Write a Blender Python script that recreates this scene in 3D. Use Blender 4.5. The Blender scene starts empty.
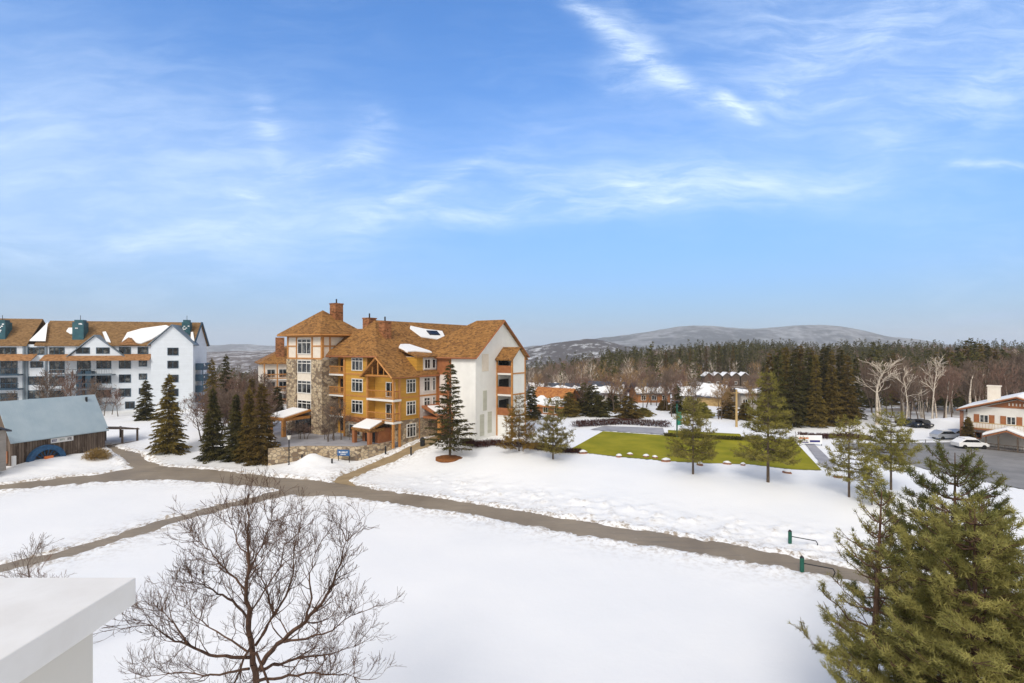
import bpy, math, random
import numpy as np
from mathutils import Vector, Matrix
R = math.radians
scene = bpy.context.scene
F = 512.0            # focal length in pixels (18 mm on a 36 mm sensor)
CZ = 13.5            # camera height above the lodge's ground
# ------------------------------------------------------------------ camera
cam = bpy.data.cameras.new('camera'); cam.lens = 18; cam.sensor_width = 36
cam.shift_y = 6.5/1024; cam.clip_start = 0.1; cam.clip_end = 40000
camo = bpy.data.objects.new('camera', cam); scene.collection.objects.link(camo)
camo.location = (0, 0, CZ); camo.rotation_euler = (R(90), 0, 0); scene.camera = camo
# ------------------------------------------------------------------ sun + exposure
SUN_EL, SUN_AZ = 40, 200     # azimuth of the sun clockwise from +Y (north)
sl = bpy.data.lights.new('sun', 'SUN'); sl.energy = 1.75; sl.angle = R(22); sl.color = (1, .93, .84)
so = bpy.data.objects.new('sun', sl); scene.collection.objects.link(so)
so.rotation_euler = (R(90-SUN_EL), 0, R(180-SUN_AZ))
scene.cycles.volume_bounces = 1
scene.view_settings.view_transform = 'Standard'; scene.view_settings.look = 'None'
scene.view_settings.exposure = 0.40; scene.view_settings.gamma = 1
# ------------------------------------------------------------------ node helpers
class NT:
    def __init__(s, tree): s.t = tree
    def n(s, typ, ins=None, **kw):
        nd = s.t.nodes.new(typ)
        for k, v in kw.items(): setattr(nd, k, v)
        for k, v in (ins or {}).items():
            if isinstance(v, bpy.types.NodeSocket): s.t.links.new(v, nd.inputs[k])
            else:
                sk = nd.inputs[k]
                if sk.type == 'RGBA' and len(v) == 3: v = (*v, 1)
                sk.default_value = v
        return nd
    def m(s, op, a, b=None, c=None, clamp=False):
        ins = {0: a}
        if b is not None: ins[1] = b
        if c is not None: ins[2] = c
        return s.n('ShaderNodeMath', ins, operation=op, use_clamp=clamp).outputs[0]
    def mix(s, f, a, b, mode='MIX'):
        nd = s.n('ShaderNodeMix', None, data_type='RGBA', blend_type=mode)
        for k, v in ((0, f), (6, a), (7, b)):
            if isinstance(v, bpy.types.NodeSocket): s.t.links.new(v, nd.inputs[k])
            else:
                if k and len(v) == 3: v = (*v, 1)
                nd.inputs[k].default_value = v
        return nd.outputs[2]
    def ramp(s, f, a, b):     # linear 0..1 between a and b
        nd = s.n('ShaderNodeMapRange', {0: f, 1: a, 2: b}); return nd.outputs[0]
    def sramp(s, f, a, b):
        nd = s.n('ShaderNodeMapRange', {0: f, 1: a, 2: b}, interpolation_type='SMOOTHSTEP'); return nd.outputs[0]
    def noise(s, vec, scale, detail=4, rough=.55, dist=0):
        return s.n('ShaderNodeTexNoise', {'Vector': vec, 'Scale': scale, 'Detail': detail, 'Roughness': rough, 'Distortion': dist}).outputs[0]
# ------------------------------------------------------------------ world: Nishita sky with thin cirrus by direction
world = bpy.data.worlds.new('World'); scene.world = world; world.use_nodes = True
wt = world.node_tree; wt.nodes.clear(); W = NT(wt)
sky = W.n('ShaderNodeTexSky', sky_type='NISHITA', sun_disc=False, sun_elevation=R(SUN_EL), sun_rotation=R(SUN_AZ),
          altitude=400, air_density=1.0, dust_density=.6, ozone_density=2.2)
tc = W.n('ShaderNodeTexCoord'); sep = W.n('ShaderNodeSeparateXYZ', {0: tc.outputs['Generated']})
dx, dy, dz = sep.outputs
yy = W.m('MAXIMUM', dy, .12)
u = W.m('DIVIDE', dx, yy); v = W.m('DIVIDE', dz, yy)
uv = W.n('ShaderNodeCombineXYZ', {0: u, 1: v, 2: 0.0}).outputs[0]
# warp
wn = W.n('ShaderNodeTexNoise', {'Vector': uv, 'Scale': 3.2, 'Detail': 3.0, 'Roughness': .5})
wv = W.n('ShaderNodeVectorMath', {0: wn.outputs['Color'], 1: (.5, .5, .5)}, operation='SUBTRACT').outputs[0]
wv = W.n('ShaderNodeVectorMath', {0: wv, 'Scale': .09}, operation='SCALE').outputs[0]
uw = W.n('ShaderNodeVectorMath', {0: uv, 1: wv}, operation='ADD').outputs[0]
def streak_noise(angle, sx, sy, off, detail=6, rough=.62, src=None):
    mp = W.n('ShaderNodeMapping', {'Vector': src or uw, 'Location': off, 'Rotation': (0, 0, angle), 'Scale': (sx, sy, 1)})
    return W.noise(mp.outputs[0], 1.0, detail, rough, .35)
def P(px, py): return ((px-512)/512, (348-py)/512)
def stroke(x0, y0, x1, y1, wid, amp, fade=.25):
    (ax, ay), (bx, by) = P(x0, y0), P(x1, y1)
    L = math.hypot(bx-ax, by-ay); ang = math.atan2(by-ay, bx-ax); cx, cy = (ax+bx)/2, (ay+by)/2
    sp = W.n('ShaderNodeSeparateXYZ', {0: W.n('ShaderNodeVectorRotate', {'Vector': W.n('ShaderNodeVectorMath', {0: uw, 1: (cx, cy, 0)}, operation='SUBTRACT').outputs[0], 'Angle': -ang}, rotation_type='Z_AXIS').outputs[0]})
    a = W.m('DIVIDE', sp.outputs[0], L/2); b = W.m('DIVIDE', sp.outputs[1], wid/512)
    q = W.m('ADD', W.m('POWER', W.m('ABSOLUTE', a), 3.0), W.m('MULTIPLY', b, b))
    return W.m('MULTIPLY', W.m('EXPONENT', W.m('MULTIPLY', q, -1.0)), amp)
fine = W.sramp(streak_noise(-.08, 5.5, 30.0, (3.1, .4, 0), 8, .68), .34, .74)
fine2 = W.sramp(streak_noise(.6, 5.0, 24.0, (7.7, 2.4, 0), 8, .68), .34, .76)
fine3 = W.sramp(streak_noise(-.62, 8.0, 34.0, (1.7, 9.4, 0), 8, .7), .30, .74)
soft = W.sramp(W.noise(uw, 1.6, 3, .5), .36, .72)
def addm(lst):
    o = lst[0]
    for k in lst[1:]: o = W.m('ADD', o, k)
    return o
A1 = addm([stroke(560, -10, 700, 105, 12, .95), stroke(590, 60, 670, 85, 24, .4), stroke(706, 94, 758, 120, 9, 1.2), stroke(610, 0, 660, 50, 10, .3)])
A2 = addm([stroke(520, 186, 860, 186, 18, .62), stroke(300, 225, 720, 203, 12, .55), stroke(-80, 245, 330, 232, 17, .36), stroke(600, 192, 690, 200, 8, .3)])
A3 = addm([stroke(215, 205, 370, 158, 10, .6), stroke(350, 160, 385, 110, 22, .45), stroke(255, 90, 275, 170, 12, .4), stroke(370, 222, 480, 165, 8, .45), stroke(330, 230, 560, 140, 26, .2), stroke(700, 60, 1040, -20, 60, .4), stroke(740, 100, 860, 90, 14, .35), stroke(900, 130, 1060, 60, 40, .45), stroke(940, 168, 1060, 172, 5, .7)])
veil = addm([stroke(-200, 170, 420, 200, 85, .5), stroke(700, 40, 1200, 30, 110, .34), stroke(450, 165, 950, 175, 55, .38), stroke(-100, 60, 150, 90, 90, .25)])
cl = addm([W.m('MULTIPLY', A1, W.m('MULTIPLY_ADD', fine3, .85, .15)), W.m('MULTIPLY', A2, W.m('MULTIPLY_ADD', fine, .8, .2)), W.m('MULTIPLY', A3, W.m('MULTIPLY_ADD', fine2, .85, .15)),
           W.m('MULTIPLY', veil, W.m('ADD', W.m('MULTIPLY_ADD', soft, .40, .26), W.m('ADD', W.m('MULTIPLY', fine2, .26), W.m('MULTIPLY', fine, .16)))), W.m('MULTIPLY', W.m('MULTIPLY', fine2, soft), .16)])
front = W.sramp(dy, .15, .35)
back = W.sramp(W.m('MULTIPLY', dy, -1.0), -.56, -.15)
cl = W.m('MINIMUM', W.m('MULTIPLY', W.m('MULTIPLY', cl, front), .9), .85)
# pale haze towards the horizon, faint grey cloud bank low on the right
low = W.m('EXPONENT', W.m('MULTIPLY', W.m('MAXIMUM', dz, 0.0), -2.9))
skyc = W.mix(1.0, sky.outputs[0], (.36, 1.20, 2.02), 'MULTIPLY')
skyc = W.mix(W.m('MULTIPLY', low, .93), skyc, (2.55, 3.55, 4.9))
low2 = W.m('EXPONENT', W.m('MULTIPLY', W.m('MAXIMUM', dz, 0.0), -9.0))
skyc = W.mix(W.m('MULTIPLY', low2, .7), skyc, (3.3, 4.2, 5.3))
col = W.mix(cl, skyc, (7.0, 8.3, 9.9))
col = W.mix(W.m('MULTIPLY', back, W.m('MULTIPLY_ADD', soft, .2, .78)), col, (7.3, 6.7, 5.6))   # warm-white overcast added out of view, behind and beside, as neutral fill light
bank = W.m('MULTIPLY', addm([stroke(900, 343, 1150, 338, 9, .6), stroke(930, 318, 1080, 308, 5, .5)]), W.m('MULTIPLY_ADD', fine, .8, .2))
col = W.mix(bank, col, (3.2, 4.5, 7.0))
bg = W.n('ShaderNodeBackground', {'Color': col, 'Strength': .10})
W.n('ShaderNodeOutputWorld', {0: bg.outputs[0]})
# ------------------------------------------------------------------ object helpers
C = scene.collection
def tag(o, label=None, cat=None, group=None, kind=None):
    if label: o['label'] = label
    if cat: o['category'] = cat
    if group: o['group'] = group
    if kind: o['kind'] = kind
    return o
def thing(name, label, cat, loc=(0, 0, 0), rz=0, group=None, sc=None):
    o = bpy.data.objects.new(name, None); C.objects.link(o); o.location = loc; o.rotation_euler = (0, 0, rz)
    if sc: o.scale = sc if hasattr(sc, '__len__') else (sc,)*3
    o.empty_display_size = .3
    return tag(o, label, cat, group)
class MB:
    def __init__(s): s.v = []; s.f = []; s.mi = []
    def add(s, vs, fs, mi=0):
        n = len(s.v); s.v += [tuple(p) for p in vs]; s.f += [tuple(i+n for i in f) for f in fs]; s.mi += [mi]*len(fs); return s
    def box(s, x0, x1, y0, y1, z0, z1, mi=0):
        return s.add([(x0,y0,z0),(x1,y0,z0),(x1,y1,z0),(x0,y1,z0),(x0,y0,z1),(x1,y0,z1),(x1,y1,z1),(x0,y1,z1)],
                     [(0,3,2,1),(4,5,6,7),(0,1,5,4),(1,2,6,5),(2,3,7,6),(3,0,4,7)], mi)
    def obox(s, P, u, n, w, h, d0, d1, mi=0):    # box centred at P in the u/z plane, from depth d0 to d1 along n
        P, u, n = Vector(P), Vector(u), Vector(n); z = Vector((0, 0, 1)); vs = []
        for d in (d0, d1):
            for a, b in ((-1,-1),(1,-1),(1,1),(-1,1)): vs.append(P+u*(a*w/2)+z*(b*h/2)+n*d)
        return s.add(vs, [(0,3,2,1),(4,5,6,7),(0,1,5,4),(1,2,6,5),(2,3,7,6),(3,0,4,7)], mi)
    def bar(s, p, q, r, mi=0, sides=4, r2=None):
        p, q = Vector(p), Vector(q); d = (q-p); 
        if d.length < 1e-6: return s
        d.normalize(); a = d.orthogonal().normalized() if abs(d.z) < .99 else Vector((1,0,0)); b = d.cross(a); r2 = r if r2 is None else r2; vs = []
        for c, rr in ((p, r), (q, r2)):
            for k in range(sides):
                t = 2*math.pi*(k+.5)/sides; vs.append(c+(a*math.cos(t)+b*math.sin(t))*rr)
        fs = [(k, (k+1)%sides, sides+(k+1)%sides, sides+k) for k in range(sides)]+[tuple(range(sides))[::-1], tuple(range(sides, 2*sides))]
        return s.add(vs, fs, mi)
    def slab(s, pts, th, mi=0):        # polygon pushed down by th
        n = len(pts); vs = [tuple(p) for p in pts]+[(p[0], p[1], p[2]-th) for p in pts]
        return s.add(vs, [tuple(range(n)), tuple(range(2*n-1, n-1, -1))]+[(i, i+n, (i+1)%n+n, (i+1)%n) for i in range(n)], mi)
    def prism(s, pts, vec, mi=0):
        n = len(pts); vs = [tuple(p) for p in pts]+[tuple(Vector(p)+Vector(vec)) for p in pts]
        return s.add(vs, [tuple(range(n)), tuple(range(2*n-1, n-1, -1))]+[(i, i+n, (i+1)%n+n, (i+1)%n) for i in range(n)], mi)
    def build(s, name, mats, parent=None, smooth=False, bevel=0):
        me = bpy.data.meshes.new(name); me.from_pydata(s.v, [], s.f)
        for m in (mats if isinstance(mats, (list, tuple)) else [mats]): me.materials.append(m)
        me.polygons.foreach_set('material_index', s.mi)
        if smooth: me.polygons.foreach_set('use_smooth', [True]*len(me.polygons))
        me.update()
        o = bpy.data.objects.new(name, me); C.objects.link(o)
        if parent: o.parent = parent
        if bevel:
            b = o.modifiers.new('bevel', 'BEVEL'); b.width = bevel; b.segments = 2; b.limit_method = 'ANGLE'
        return o
def npmesh(name, V, FA, mats, mi=None, parent=None, smooth=False):   # FA (n,k) faces all of one size
    me = bpy.data.meshes.new(name); V = np.asarray(V, np.float32); FA = np.asarray(FA, np.int32); k = FA.shape[1]
    me.vertices.add(len(V)); me.vertices.foreach_set('co', V.ravel()); me.loops.add(FA.size); me.loops.foreach_set('vertex_index', FA.ravel())
    me.polygons.add(len(FA)); me.polygons.foreach_set('loop_start', np.arange(0, FA.size, k, dtype=np.int32))
    for m in (mats if isinstance(mats, (list, tuple)) else [mats]): me.materials.append(m)
    if mi is not None: me.polygons.foreach_set('material_index', np.asarray(mi, np.int32))
    me.polygons.foreach_set('use_smooth', np.full(len(FA), bool(smooth)))
    me.update(calc_edges=True); me.validate()
    o = bpy.data.objects.new(name, me); C.objects.link(o)
    if parent: o.parent = parent
    return o
def copy_tree(root, loc, rz, sc=(1, 1, 1), label=None, group=None):
    r = root.copy(); C.objects.link(r); r.location = loc; r.rotation_euler = (0, 0, rz); r.scale = sc
    if label: r['label'] = label
    if group: r['group'] = group
    for ch in root.children:
        c = ch.copy(); C.objects.link(c); c.parent = r
        for g in ch.children:
            d = g.copy(); C.objects.link(d); d.parent = c
    return r
# ------------------------------------------------------------------ materials
def mat(name, col, rough=.8, metal=0, spec=.3, fn=None):
    m = bpy.data.materials.new(name); m.use_nodes = True; t = m.node_tree; N = NT(t)
    b = t.nodes['Principled BSDF']; b.inputs['Base Color'].default_value = (*col, 1); b.inputs['Roughness'].default_value = rough
    b.inputs['Metallic'].default_value = metal; b.inputs['Specular IOR Level'].default_value = spec
    if fn:
        tcn = N.n('ShaderNodeTexCoord'); fn(N, tcn.outputs['Object'], b)
    return m
def L(N, s, b, k): N.t.links.new(s, b.inputs[k])
def bump(N, b, h, st=.5, dist=.05):
    L(N, N.n('ShaderNodeBump', {'Height': h, 'Strength': st, 'Distance': dist}).outputs[0], b, 'Normal')
def mottled(c1, c2, scale, lo=.3, hi=.7, bst=0, bd=.03, stretch=None):
    def fn(N, co, b):
        if stretch: co = N.n('ShaderNodeMapping', {'Vector': co, 'Scale': stretch}).outputs[0]
        n = N.noise(co, scale, 5, .6); L(N, N.mix(N.ramp(n, lo, hi), c1, c2), b, 'Base Color')
        if bst: bump(N, b, n, bst, bd)
    return fn
def shingle(c1, c2, c3):
    def fn(N, co, b):
        mp = N.n('ShaderNodeMapping', {'Vector': co, 'Scale': (2.6, 2.6, 6.5)}).outputs[0]
        vo = N.n('ShaderNodeTexVoronoi', {'Vector': mp, 'Scale': 1.0}, feature='F1')
        sp = N.n('ShaderNodeSeparateColor', {0: vo.outputs['Color']})
        c = N.mix(N.ramp(sp.outputs[0], .15, .9), c1, c2)
        c = N.mix(N.ramp(sp.outputs[1], .62, .8), c, c3)
        big = N.noise(co, .35, 3, .5); c = N.mix(N.m('MULTIPLY', N.ramp(big, .45, .75), .3), c, c3)
        L(N, c, b, 'Base Color')
        z = N.n('ShaderNodeSeparateXYZ', {0: co}).outputs[2]; h = N.m('FRACT', N.m('MULTIPLY', z, 5.0))
        bump(N, b, N.m('ADD', h, sp.outputs[2]), .6, .05)
    return fn
def siding(c1, vert=False, pitch=6.0, var=.12):
    def fn(N, co, b):
        s = N.n('ShaderNodeSeparateXYZ', {0: co}).outputs
        p = N.m('MULTIPLY', N.m('ADD', s[0], s[1]) if vert else s[2], pitch)
        fr = N.m('FRACT', p); cell = N.m('FLOOR', p)
        rnd = N.n('ShaderNodeTexWhiteNoise', {'W': cell}, noise_dimensions='1D').outputs[0]
        n = N.noise(co, .8, 4, .6)
        val = N.m('ADD', N.m('MULTIPLY_ADD', rnd, var, 1-var*.5), N.m('MULTIPLY_ADD', n, .2, -.1))
        c = N.n('ShaderNodeHueSaturation', {'Color': (*c1, 1), 'Value': val}).outputs[0]
        L(N, c, b, 'Base Color'); bump(N, b, N.m('GREATER_THAN', fr, .14), .5, .03)
    return fn
def stonefn(c1, c2, c3, sc=1.7, mortar=(.2, .17, .14)):
    def fn(N, co, b):
        mp = N.n('ShaderNodeMapping', {'Vector': co, 'Scale': (1, 1, 1.5)}).outputs[0]
        vo = N.n('ShaderNodeTexVoronoi', {'Vector': mp, 'Scale': sc}); ed = N.n('ShaderNodeTexVoronoi', {'Vector': mp, 'Scale': sc}, feature='DISTANCE_TO_EDGE').outputs[0]
        sp = N.n('ShaderNodeSeparateColor', {0: vo.outputs['Color']}).outputs
        c = N.mix(sp[0], c1, c2); c = N.mix(N.ramp(sp[1], .6, .8), c, c3)
        n = N.noise(co, 6, 4, .6); c = N.mix(N.m('MULTIPLY', n, .4), c, N.mix(.5, c, (.12, .1, .08)))
        e = N.ramp(ed, .02, .08); L(N, N.mix(e, mortar, c), b, 'Base Color'); bump(N, b, N.m('ADD', e, N.m('MULTIPLY', n, .3)), .7, .06)
    return fn
def snowfn(dirt=0.0):
    def fn(N, co, b):
        n1 = N.noise(co, .35, 4, .5); n2 = N.noise(co, 3.0, 5, .6)
        c = N.mix(N.ramp(n1, .3, .7), (.80, .81, .835), (.86, .865, .875))
        if dirt: c = N.mix(N.m('MULTIPLY', N.ramp(n2, .55, .75), dirt), c, (.42, .37, .31))
        L(N, c, b, 'Base Color'); bump(N, b, N.m('ADD', N.m('MULTIPLY', n1, 2.0), N.m('MULTIPLY', n2, .4)), .35, .12)
    return fn
M = {}
M['snow'] = mat('snow', (.85,.86,.88), .7, 0, .25, snowfn())
M['old_snow'] = mat('old_snow', (.8,.8,.8), .7, 0, .25, snowfn(.35))
def roadfn(N, co, b):
    n1 = N.noise(co, .25, 5, .6); n2 = N.noise(co, 2.2, 6, .65); n3 = N.noise(co, 9.0, 3, .7)
    st = N.noise(N.n('ShaderNodeMapping', {'Vector': co, 'Rotation': (0, 0, .5), 'Scale': (.25, 2.2, 1)}).outputs[0], 1.0, 5, .6)
    c = N.mix(N.ramp(n1, .3, .7), (.205, .165, .12), (.30, .25, .19)); c = N.mix(N.m('MULTIPLY', N.ramp(st, .52, .72), .6), c, (.15, .13, .11))
    c = N.mix(N.m('MULTIPLY', N.ramp(n2, .62, .74), .5), c, (.42, .39, .35)); c = N.mix(N.m('MULTIPLY', N.ramp(n3, .5, .8), .35), c, (.12, .1, .085))
    L(N, c, b, 'Base Color'); bump(N, b, n2, .4, .05); L(N, N.m('MULTIPLY_ADD', n1, .5, .4), b, 'Roughness')
M['road'] = mat('road', (.25,.22,.17), .7, 0, .3, roadfn)
M['asphalt'] = mat('asphalt', (.2,.2,.2), .75, 0, .3, mottled((.17,.17,.175), (.27,.265,.265), .35, .3, .7, .2))
M['path'] = mat('path', (.3,.25,.17), .85, 0, .2, mottled((.25,.185,.105), (.36,.27,.16), .9))
M['shingle'] = mat('shingle', (.3,.15,.07), .85, 0, .2, shingle((.25,.118,.034), (.35,.178,.055), (.155,.074,.026)))
M['wb_shingle'] = mat('tan_shingle', (.3,.2,.12), .85, 0, .2, shingle((.215,.125,.055), (.275,.165,.075), (.165,.095,.042)))
M['yellow'] = mat('yellow_siding', (.5,.3,.05), .7, 0, .3, siding((.50,.265,.04), False, 6.0, .2))
M['cream'] = mat('cream_panel', (.7,.64,.55), .75, 0, .3, mottled((.70,.62,.52), (.78,.71,.61), 1.5))
M['pink'] = mat('pale_siding', (.7,.66,.62), .7, 0, .3, siding((.70,.63,.58)))
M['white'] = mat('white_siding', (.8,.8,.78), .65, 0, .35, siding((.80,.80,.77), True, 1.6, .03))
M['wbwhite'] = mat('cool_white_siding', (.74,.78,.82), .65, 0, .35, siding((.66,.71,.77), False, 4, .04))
M['wood'] = mat('orange_wood', (.45,.2,.06), .6, 0, .35, mottled((.40,.165,.04), (.52,.25,.07), 2.5))
M['redwood'] = mat('red_wood', (.25,.06,.03), .6, 0, .35, mottled((.27,.095,.035), (.37,.145,.055), 2.5))
M['brownpanel'] = mat('brown_shingle_wall', (.25,.11,.05), .8, 0, .2, shingle((.30,.12,.05), (.38,.17,.075), (.16,.07,.03)))
M['stone'] = mat('fieldstone', (.4,.33,.25), .85, 0, .3, stonefn((.44,.33,.205), (.62,.50,.34), (.22,.155,.10)))
M['glass'] = mat('window_glass', (.035,.045,.055), .06, 0, .45, mottled((.006,.008,.010), (.15,.155,.15), 1.1, .50, .66))  # pale noise patches in the base colour stand in for varied reflections
M['glass_dark'] = mat('dark_glass', (.012,.014,.018), .08, 0, .4, mottled((.005,.006,.008), (.06,.05,.045), 1.3, .5, .7))
M['frame'] = mat('window_frame_paint', (.72,.70,.66), .5, 0, .4)
M['navy'] = mat('navy_paint', (.02,.05,.09), .5, 0, .4, mottled((.012,.035,.07), (.035,.085,.13), 1.5))
M['teal'] = mat('teal_metal', (.02,.09,.11), .5, 0, .4, mottled((.012,.06,.085), (.03,.12,.14), 1.2))
M['greytrim'] = mat('grey_blue_trim', (.16,.2,.24), .6)
M['wb_pent'] = mat('pent_roof_shingle', (.3,.16,.08), .85, 0, .2, shingle((.33,.165,.07), (.40,.21,.095), (.24,.12,.05)))
def barnfn(N, co, b):
    s = N.n('ShaderNodeSeparateXYZ', {0: co}).outputs; p = N.m('MULTIPLY', N.m('ADD', s[0], s[1]), 3.6)
    rnd = N.n('ShaderNodeTexWhiteNoise', {'W': N.m('FLOOR', p)}, noise_dimensions='1D').outputs[0]
    n = N.noise(N.n('ShaderNodeMapping', {'Vector': co, 'Scale': (3, 3, .5)}).outputs[0], 2.0, 5, .6)
    c = N.mix(rnd, (.07,.048,.036), (.19,.145,.115)); c = N.mix(N.m('MULTIPLY', N.ramp(n, .5, .75), .5), c, (.33,.27,.21))
    g = N.m('GREATER_THAN', N.m('FRACT', p), .12); L(N, N.mix(g, (.03,.02,.015), c), b, 'Base Color'); bump(N, b, g, .6, .04)
M['barn'] = mat('weathered_boards', (.2,.15,.11), .9, 0, .15, barnfn)
def metalroof(N, co, b):
    s = N.n('ShaderNodeSeparateXYZ', {0: co}).outputs; g = N.m('GREATER_THAN', N.m('FRACT', N.m('MULTIPLY', s[0], 1.6)), .08)
    n = N.noise(co, .6, 5, .6); L(N, N.mix(N.ramp(n, .35, .7), (.34,.435,.50), (.41,.50,.555)), b, 'Base Color'); bump(N, b, g, .5, .03)
M['barnroof'] = mat('grey_metal_roof', (.3,.4,.46), .45, .15, .4, metalroof)
M['dark_metal'] = mat('dark_metal', (.025,.025,.028), .5, .3)
M['black'] = mat('black_rubber', (.012,.012,.012), .8)
M['galv'] = mat('galvanised_steel', (.3,.3,.3), .45, .6)
M['green_post'] = mat('green_post_paint', (.015,.10,.07), .5)
M['teal_cloth'] = mat('teal_banner', (.02,.25,.2), .8)
M['lamp_glass'] = mat('lamp_glass', (.75,.72,.65), .3)
M['blue_sign'] = mat('blue_sign_paint', (.025,.10,.26), .5)
M['sign_white'] = mat('white_letter_paint', (.8,.8,.8), .5)
M['wheelblue'] = mat('blue_wheel_paint', (.02,.08,.20), .5, 0, .4, mottled((.012,.05,.13), (.03,.12,.25), 3))
M['orange'] = mat('orange_paint', (.7,.2,.05), .5)
M['lawn'] = mat('lawn', (.15,.17,.02), .95, 0, .1, mottled((.17,.175,.007), (.33,.29,.022), .22, .3, .7))
M['mulch'] = mat('mulch', (.1,.04,.02), .95, 0, .1, mottled((.14,.05,.02), (.26,.11,.035), 5))
M['hedge'] = mat('red_brown_twigs', (.09,.03,.025), .9, 0, .1, mottled((.03,.014,.012), (.09,.035,.028), 3))
M['rock'] = mat('red_boulder', (.3,.13,.08), .85, 0, .2, mottled((.20,.085,.05), (.38,.2,.13), 3))
M['patio'] = mat('grey_paving', (.33,.33,.36), .8, 0, .2, mottled((.26,.26,.29), (.38,.38,.41), .7))
M['bark'] = mat('bark', (.1,.075,.055), .9, 0, .15, mottled((.06,.045,.034), (.16,.12,.09), 6, .3, .7, .5, .03, (1, 1, .25)))
M['bark_fg'] = mat('brown_bark', (.1,.06,.04), .9, 0, .15, mottled((.055,.035,.026), (.15,.085,.055), 7, .3, .7, .5, .02, (1, 1, .3)))
M['birch'] = mat('pale_bark', (.5,.45,.38), .85, 0, .15, mottled((.36,.30,.24), (.66,.58,.48), 2.5, .3, .6))
M['twig'] = mat('grey_brown_twigs', (.2,.15,.12), .9, 0, .1, mottled((.11,.078,.058), (.21,.155,.12), .3))
M['twig_red'] = mat('reddish_twigs', (.2,.11,.09), .9, 0, .1, mottled((.135,.078,.058), (.22,.14,.105), .3))
M['twig_tan'] = mat('tan_twigs', (.3,.2,.1), .9, 0, .1, mottled((.23,.135,.055), (.33,.22,.11), .3))
def leafm(name, c1, c2, sc=.9, tr=.25):
    def fn(N, co, b):
        n = N.noise(co, sc, 3, .6); r = N.n('ShaderNodeObjectInfo').outputs['Random']
        c = N.mix(N.ramp(n, .35, .65), c1, c2)
        c = N.n('ShaderNodeHueSaturation', {'Color': c, 'Value': N.m('MULTIPLY_ADD', r, .4, .8), 'Hue': N.m('MULTIPLY_ADD', r, .02, .49)}).outputs[0]
        L(N, c, b, 'Base Color')
        if tr:
            ts = N.n('ShaderNodeBsdfTranslucent', {'Color': c}); ms = N.n('ShaderNodeMixShader', {0: tr, 1: b.outputs[0], 2: ts.outputs[0]})
            N.t.links.new(ms.outputs[0], N.t.nodes['Material Output'].inputs[0])
    return mat(name, c1, .75, 0, .2, fn)
M['spruce'] = leafm('spruce_needles', (.034,.036,.012), (.12,.10,.028))
M['spruce_brown'] = leafm('brownish_needles', (.075,.056,.015), (.20,.135,.03))
M['pine'] = leafm('pine_needles', (.13,.118,.025), (.29,.245,.055))
M['pine_fg'] = leafm('olive_pine_needles', (.155,.15,.040), (.42,.375,.12), 1.1, .3)
M['pine_dk'] = leafm('deep_green_pine_needles', (.07,.085,.022), (.20,.20,.055), 1.1, .3)
M['pine_yellow'] = leafm('yellowed_needles', (.20,.13,.02), (.33,.22,.04))
M['shrub'] = mat('tan_shrub', (.3,.2,.08), .9, 0, .1, mottled((.24,.15,.05), (.36,.25,.10), 3))
M['cap'] = mat('white_painted_cap', (.78,.76,.73), .5, 0, .35, mottled((.70,.67,.63), (.84,.825,.80), .9, .3, .65, .1))
M['housewood'] = mat('house_orange_wall', (.35,.15,.06), .8, 0, .2, siding((.36,.155,.06)))
M['housetan'] = mat('house_tan_wall', (.45,.33,.15), .8, 0, .2, siding((.46,.32,.14)))
M['housegrey'] = mat('house_grey_wall', (.35,.35,.33), .8, 0, .2, siding((.34,.31,.28)))
M['slate'] = mat('slate_roof', (.06,.07,.09), .7, 0, .3, mottled((.045,.05,.065), (.09,.10,.13), 1))
# ------------------------------------------------------------------ terrain maths
def sst(x, a, b):
    t = np.clip((np.asarray(x, float)-a)/(b-a), 0, 1); return t*t*(3-2*t)
def vnoise(x, y, seed=0):
    x = np.asarray(x, float); y = np.asarray(y, float); xi = np.floor(x).astype(np.int64); yi = np.floor(y).astype(np.int64); fx = x-xi; fy = y-yi
    def h(i, j):
        n = (i*374761393+j*668265263+seed*974711) & 0x7fffffff; n = ((n ^ (n >> 13))*1274126177) & 0x7fffffff; return ((n ^ (n >> 16)) & 0xffff)/65535.0
    fx = fx*fx*(3-2*fx); fy = fy*fy*(3-2*fy)
    return (h(xi,yi)*(1-fx)+h(xi+1,yi)*fx)*(1-fy)+(h(xi,yi+1)*(1-fx)+h(xi+1,yi+1)*fx)*fy
def fbm(x, y, seed=0, o=4):
    r = 0; a = .5
    for k in range(o): r = r+a*vnoise(x*2**k+k*17.3, y*2**k-k*9.1, seed+k); a *= .5
    return r-.47
def zbase(x, y):
    x = np.asarray(x, float); y = np.asarray(y, float)
    yr = np.interp(x, [-200, -62, -48, -17, 23, 60, 200], [64, 61, 64, 58, 36, 15, -60]); d = y-yr
    d0 = np.interp(x, [-60, -48, -40, -20, 0], [0, 0, 6, 6, 3]); d1 = np.interp(x, [-75, -60, -48, -40, 0, 10], [24, 24, 24, 22, 22, 24])
    t = np.clip((d-d0)/(d1-d0), 0, 1); t = t*t*(3-2*t)
    Pl = np.interp(x, [-3, 8, 40, 52], [0, -.6, -.8, -2.0])
    z = -2+(Pl+2)*t
    uu = x/np.maximum(y, 1)
    Rr = np.interp(uu, [-2, -.8, -.3, .03, .12, .27, .4, 2], [-12, -14, -26, -16, -10, -1, 3.0, 3.5])
    z = z+(np.minimum(-4, Rr*.6)-z)*sst(y, 120, 230)
    z = z+(Rr-z)*sst(y, 230, 450)
    z = z+(-85-z)*sst(y, 480, 1500)
    return z
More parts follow.
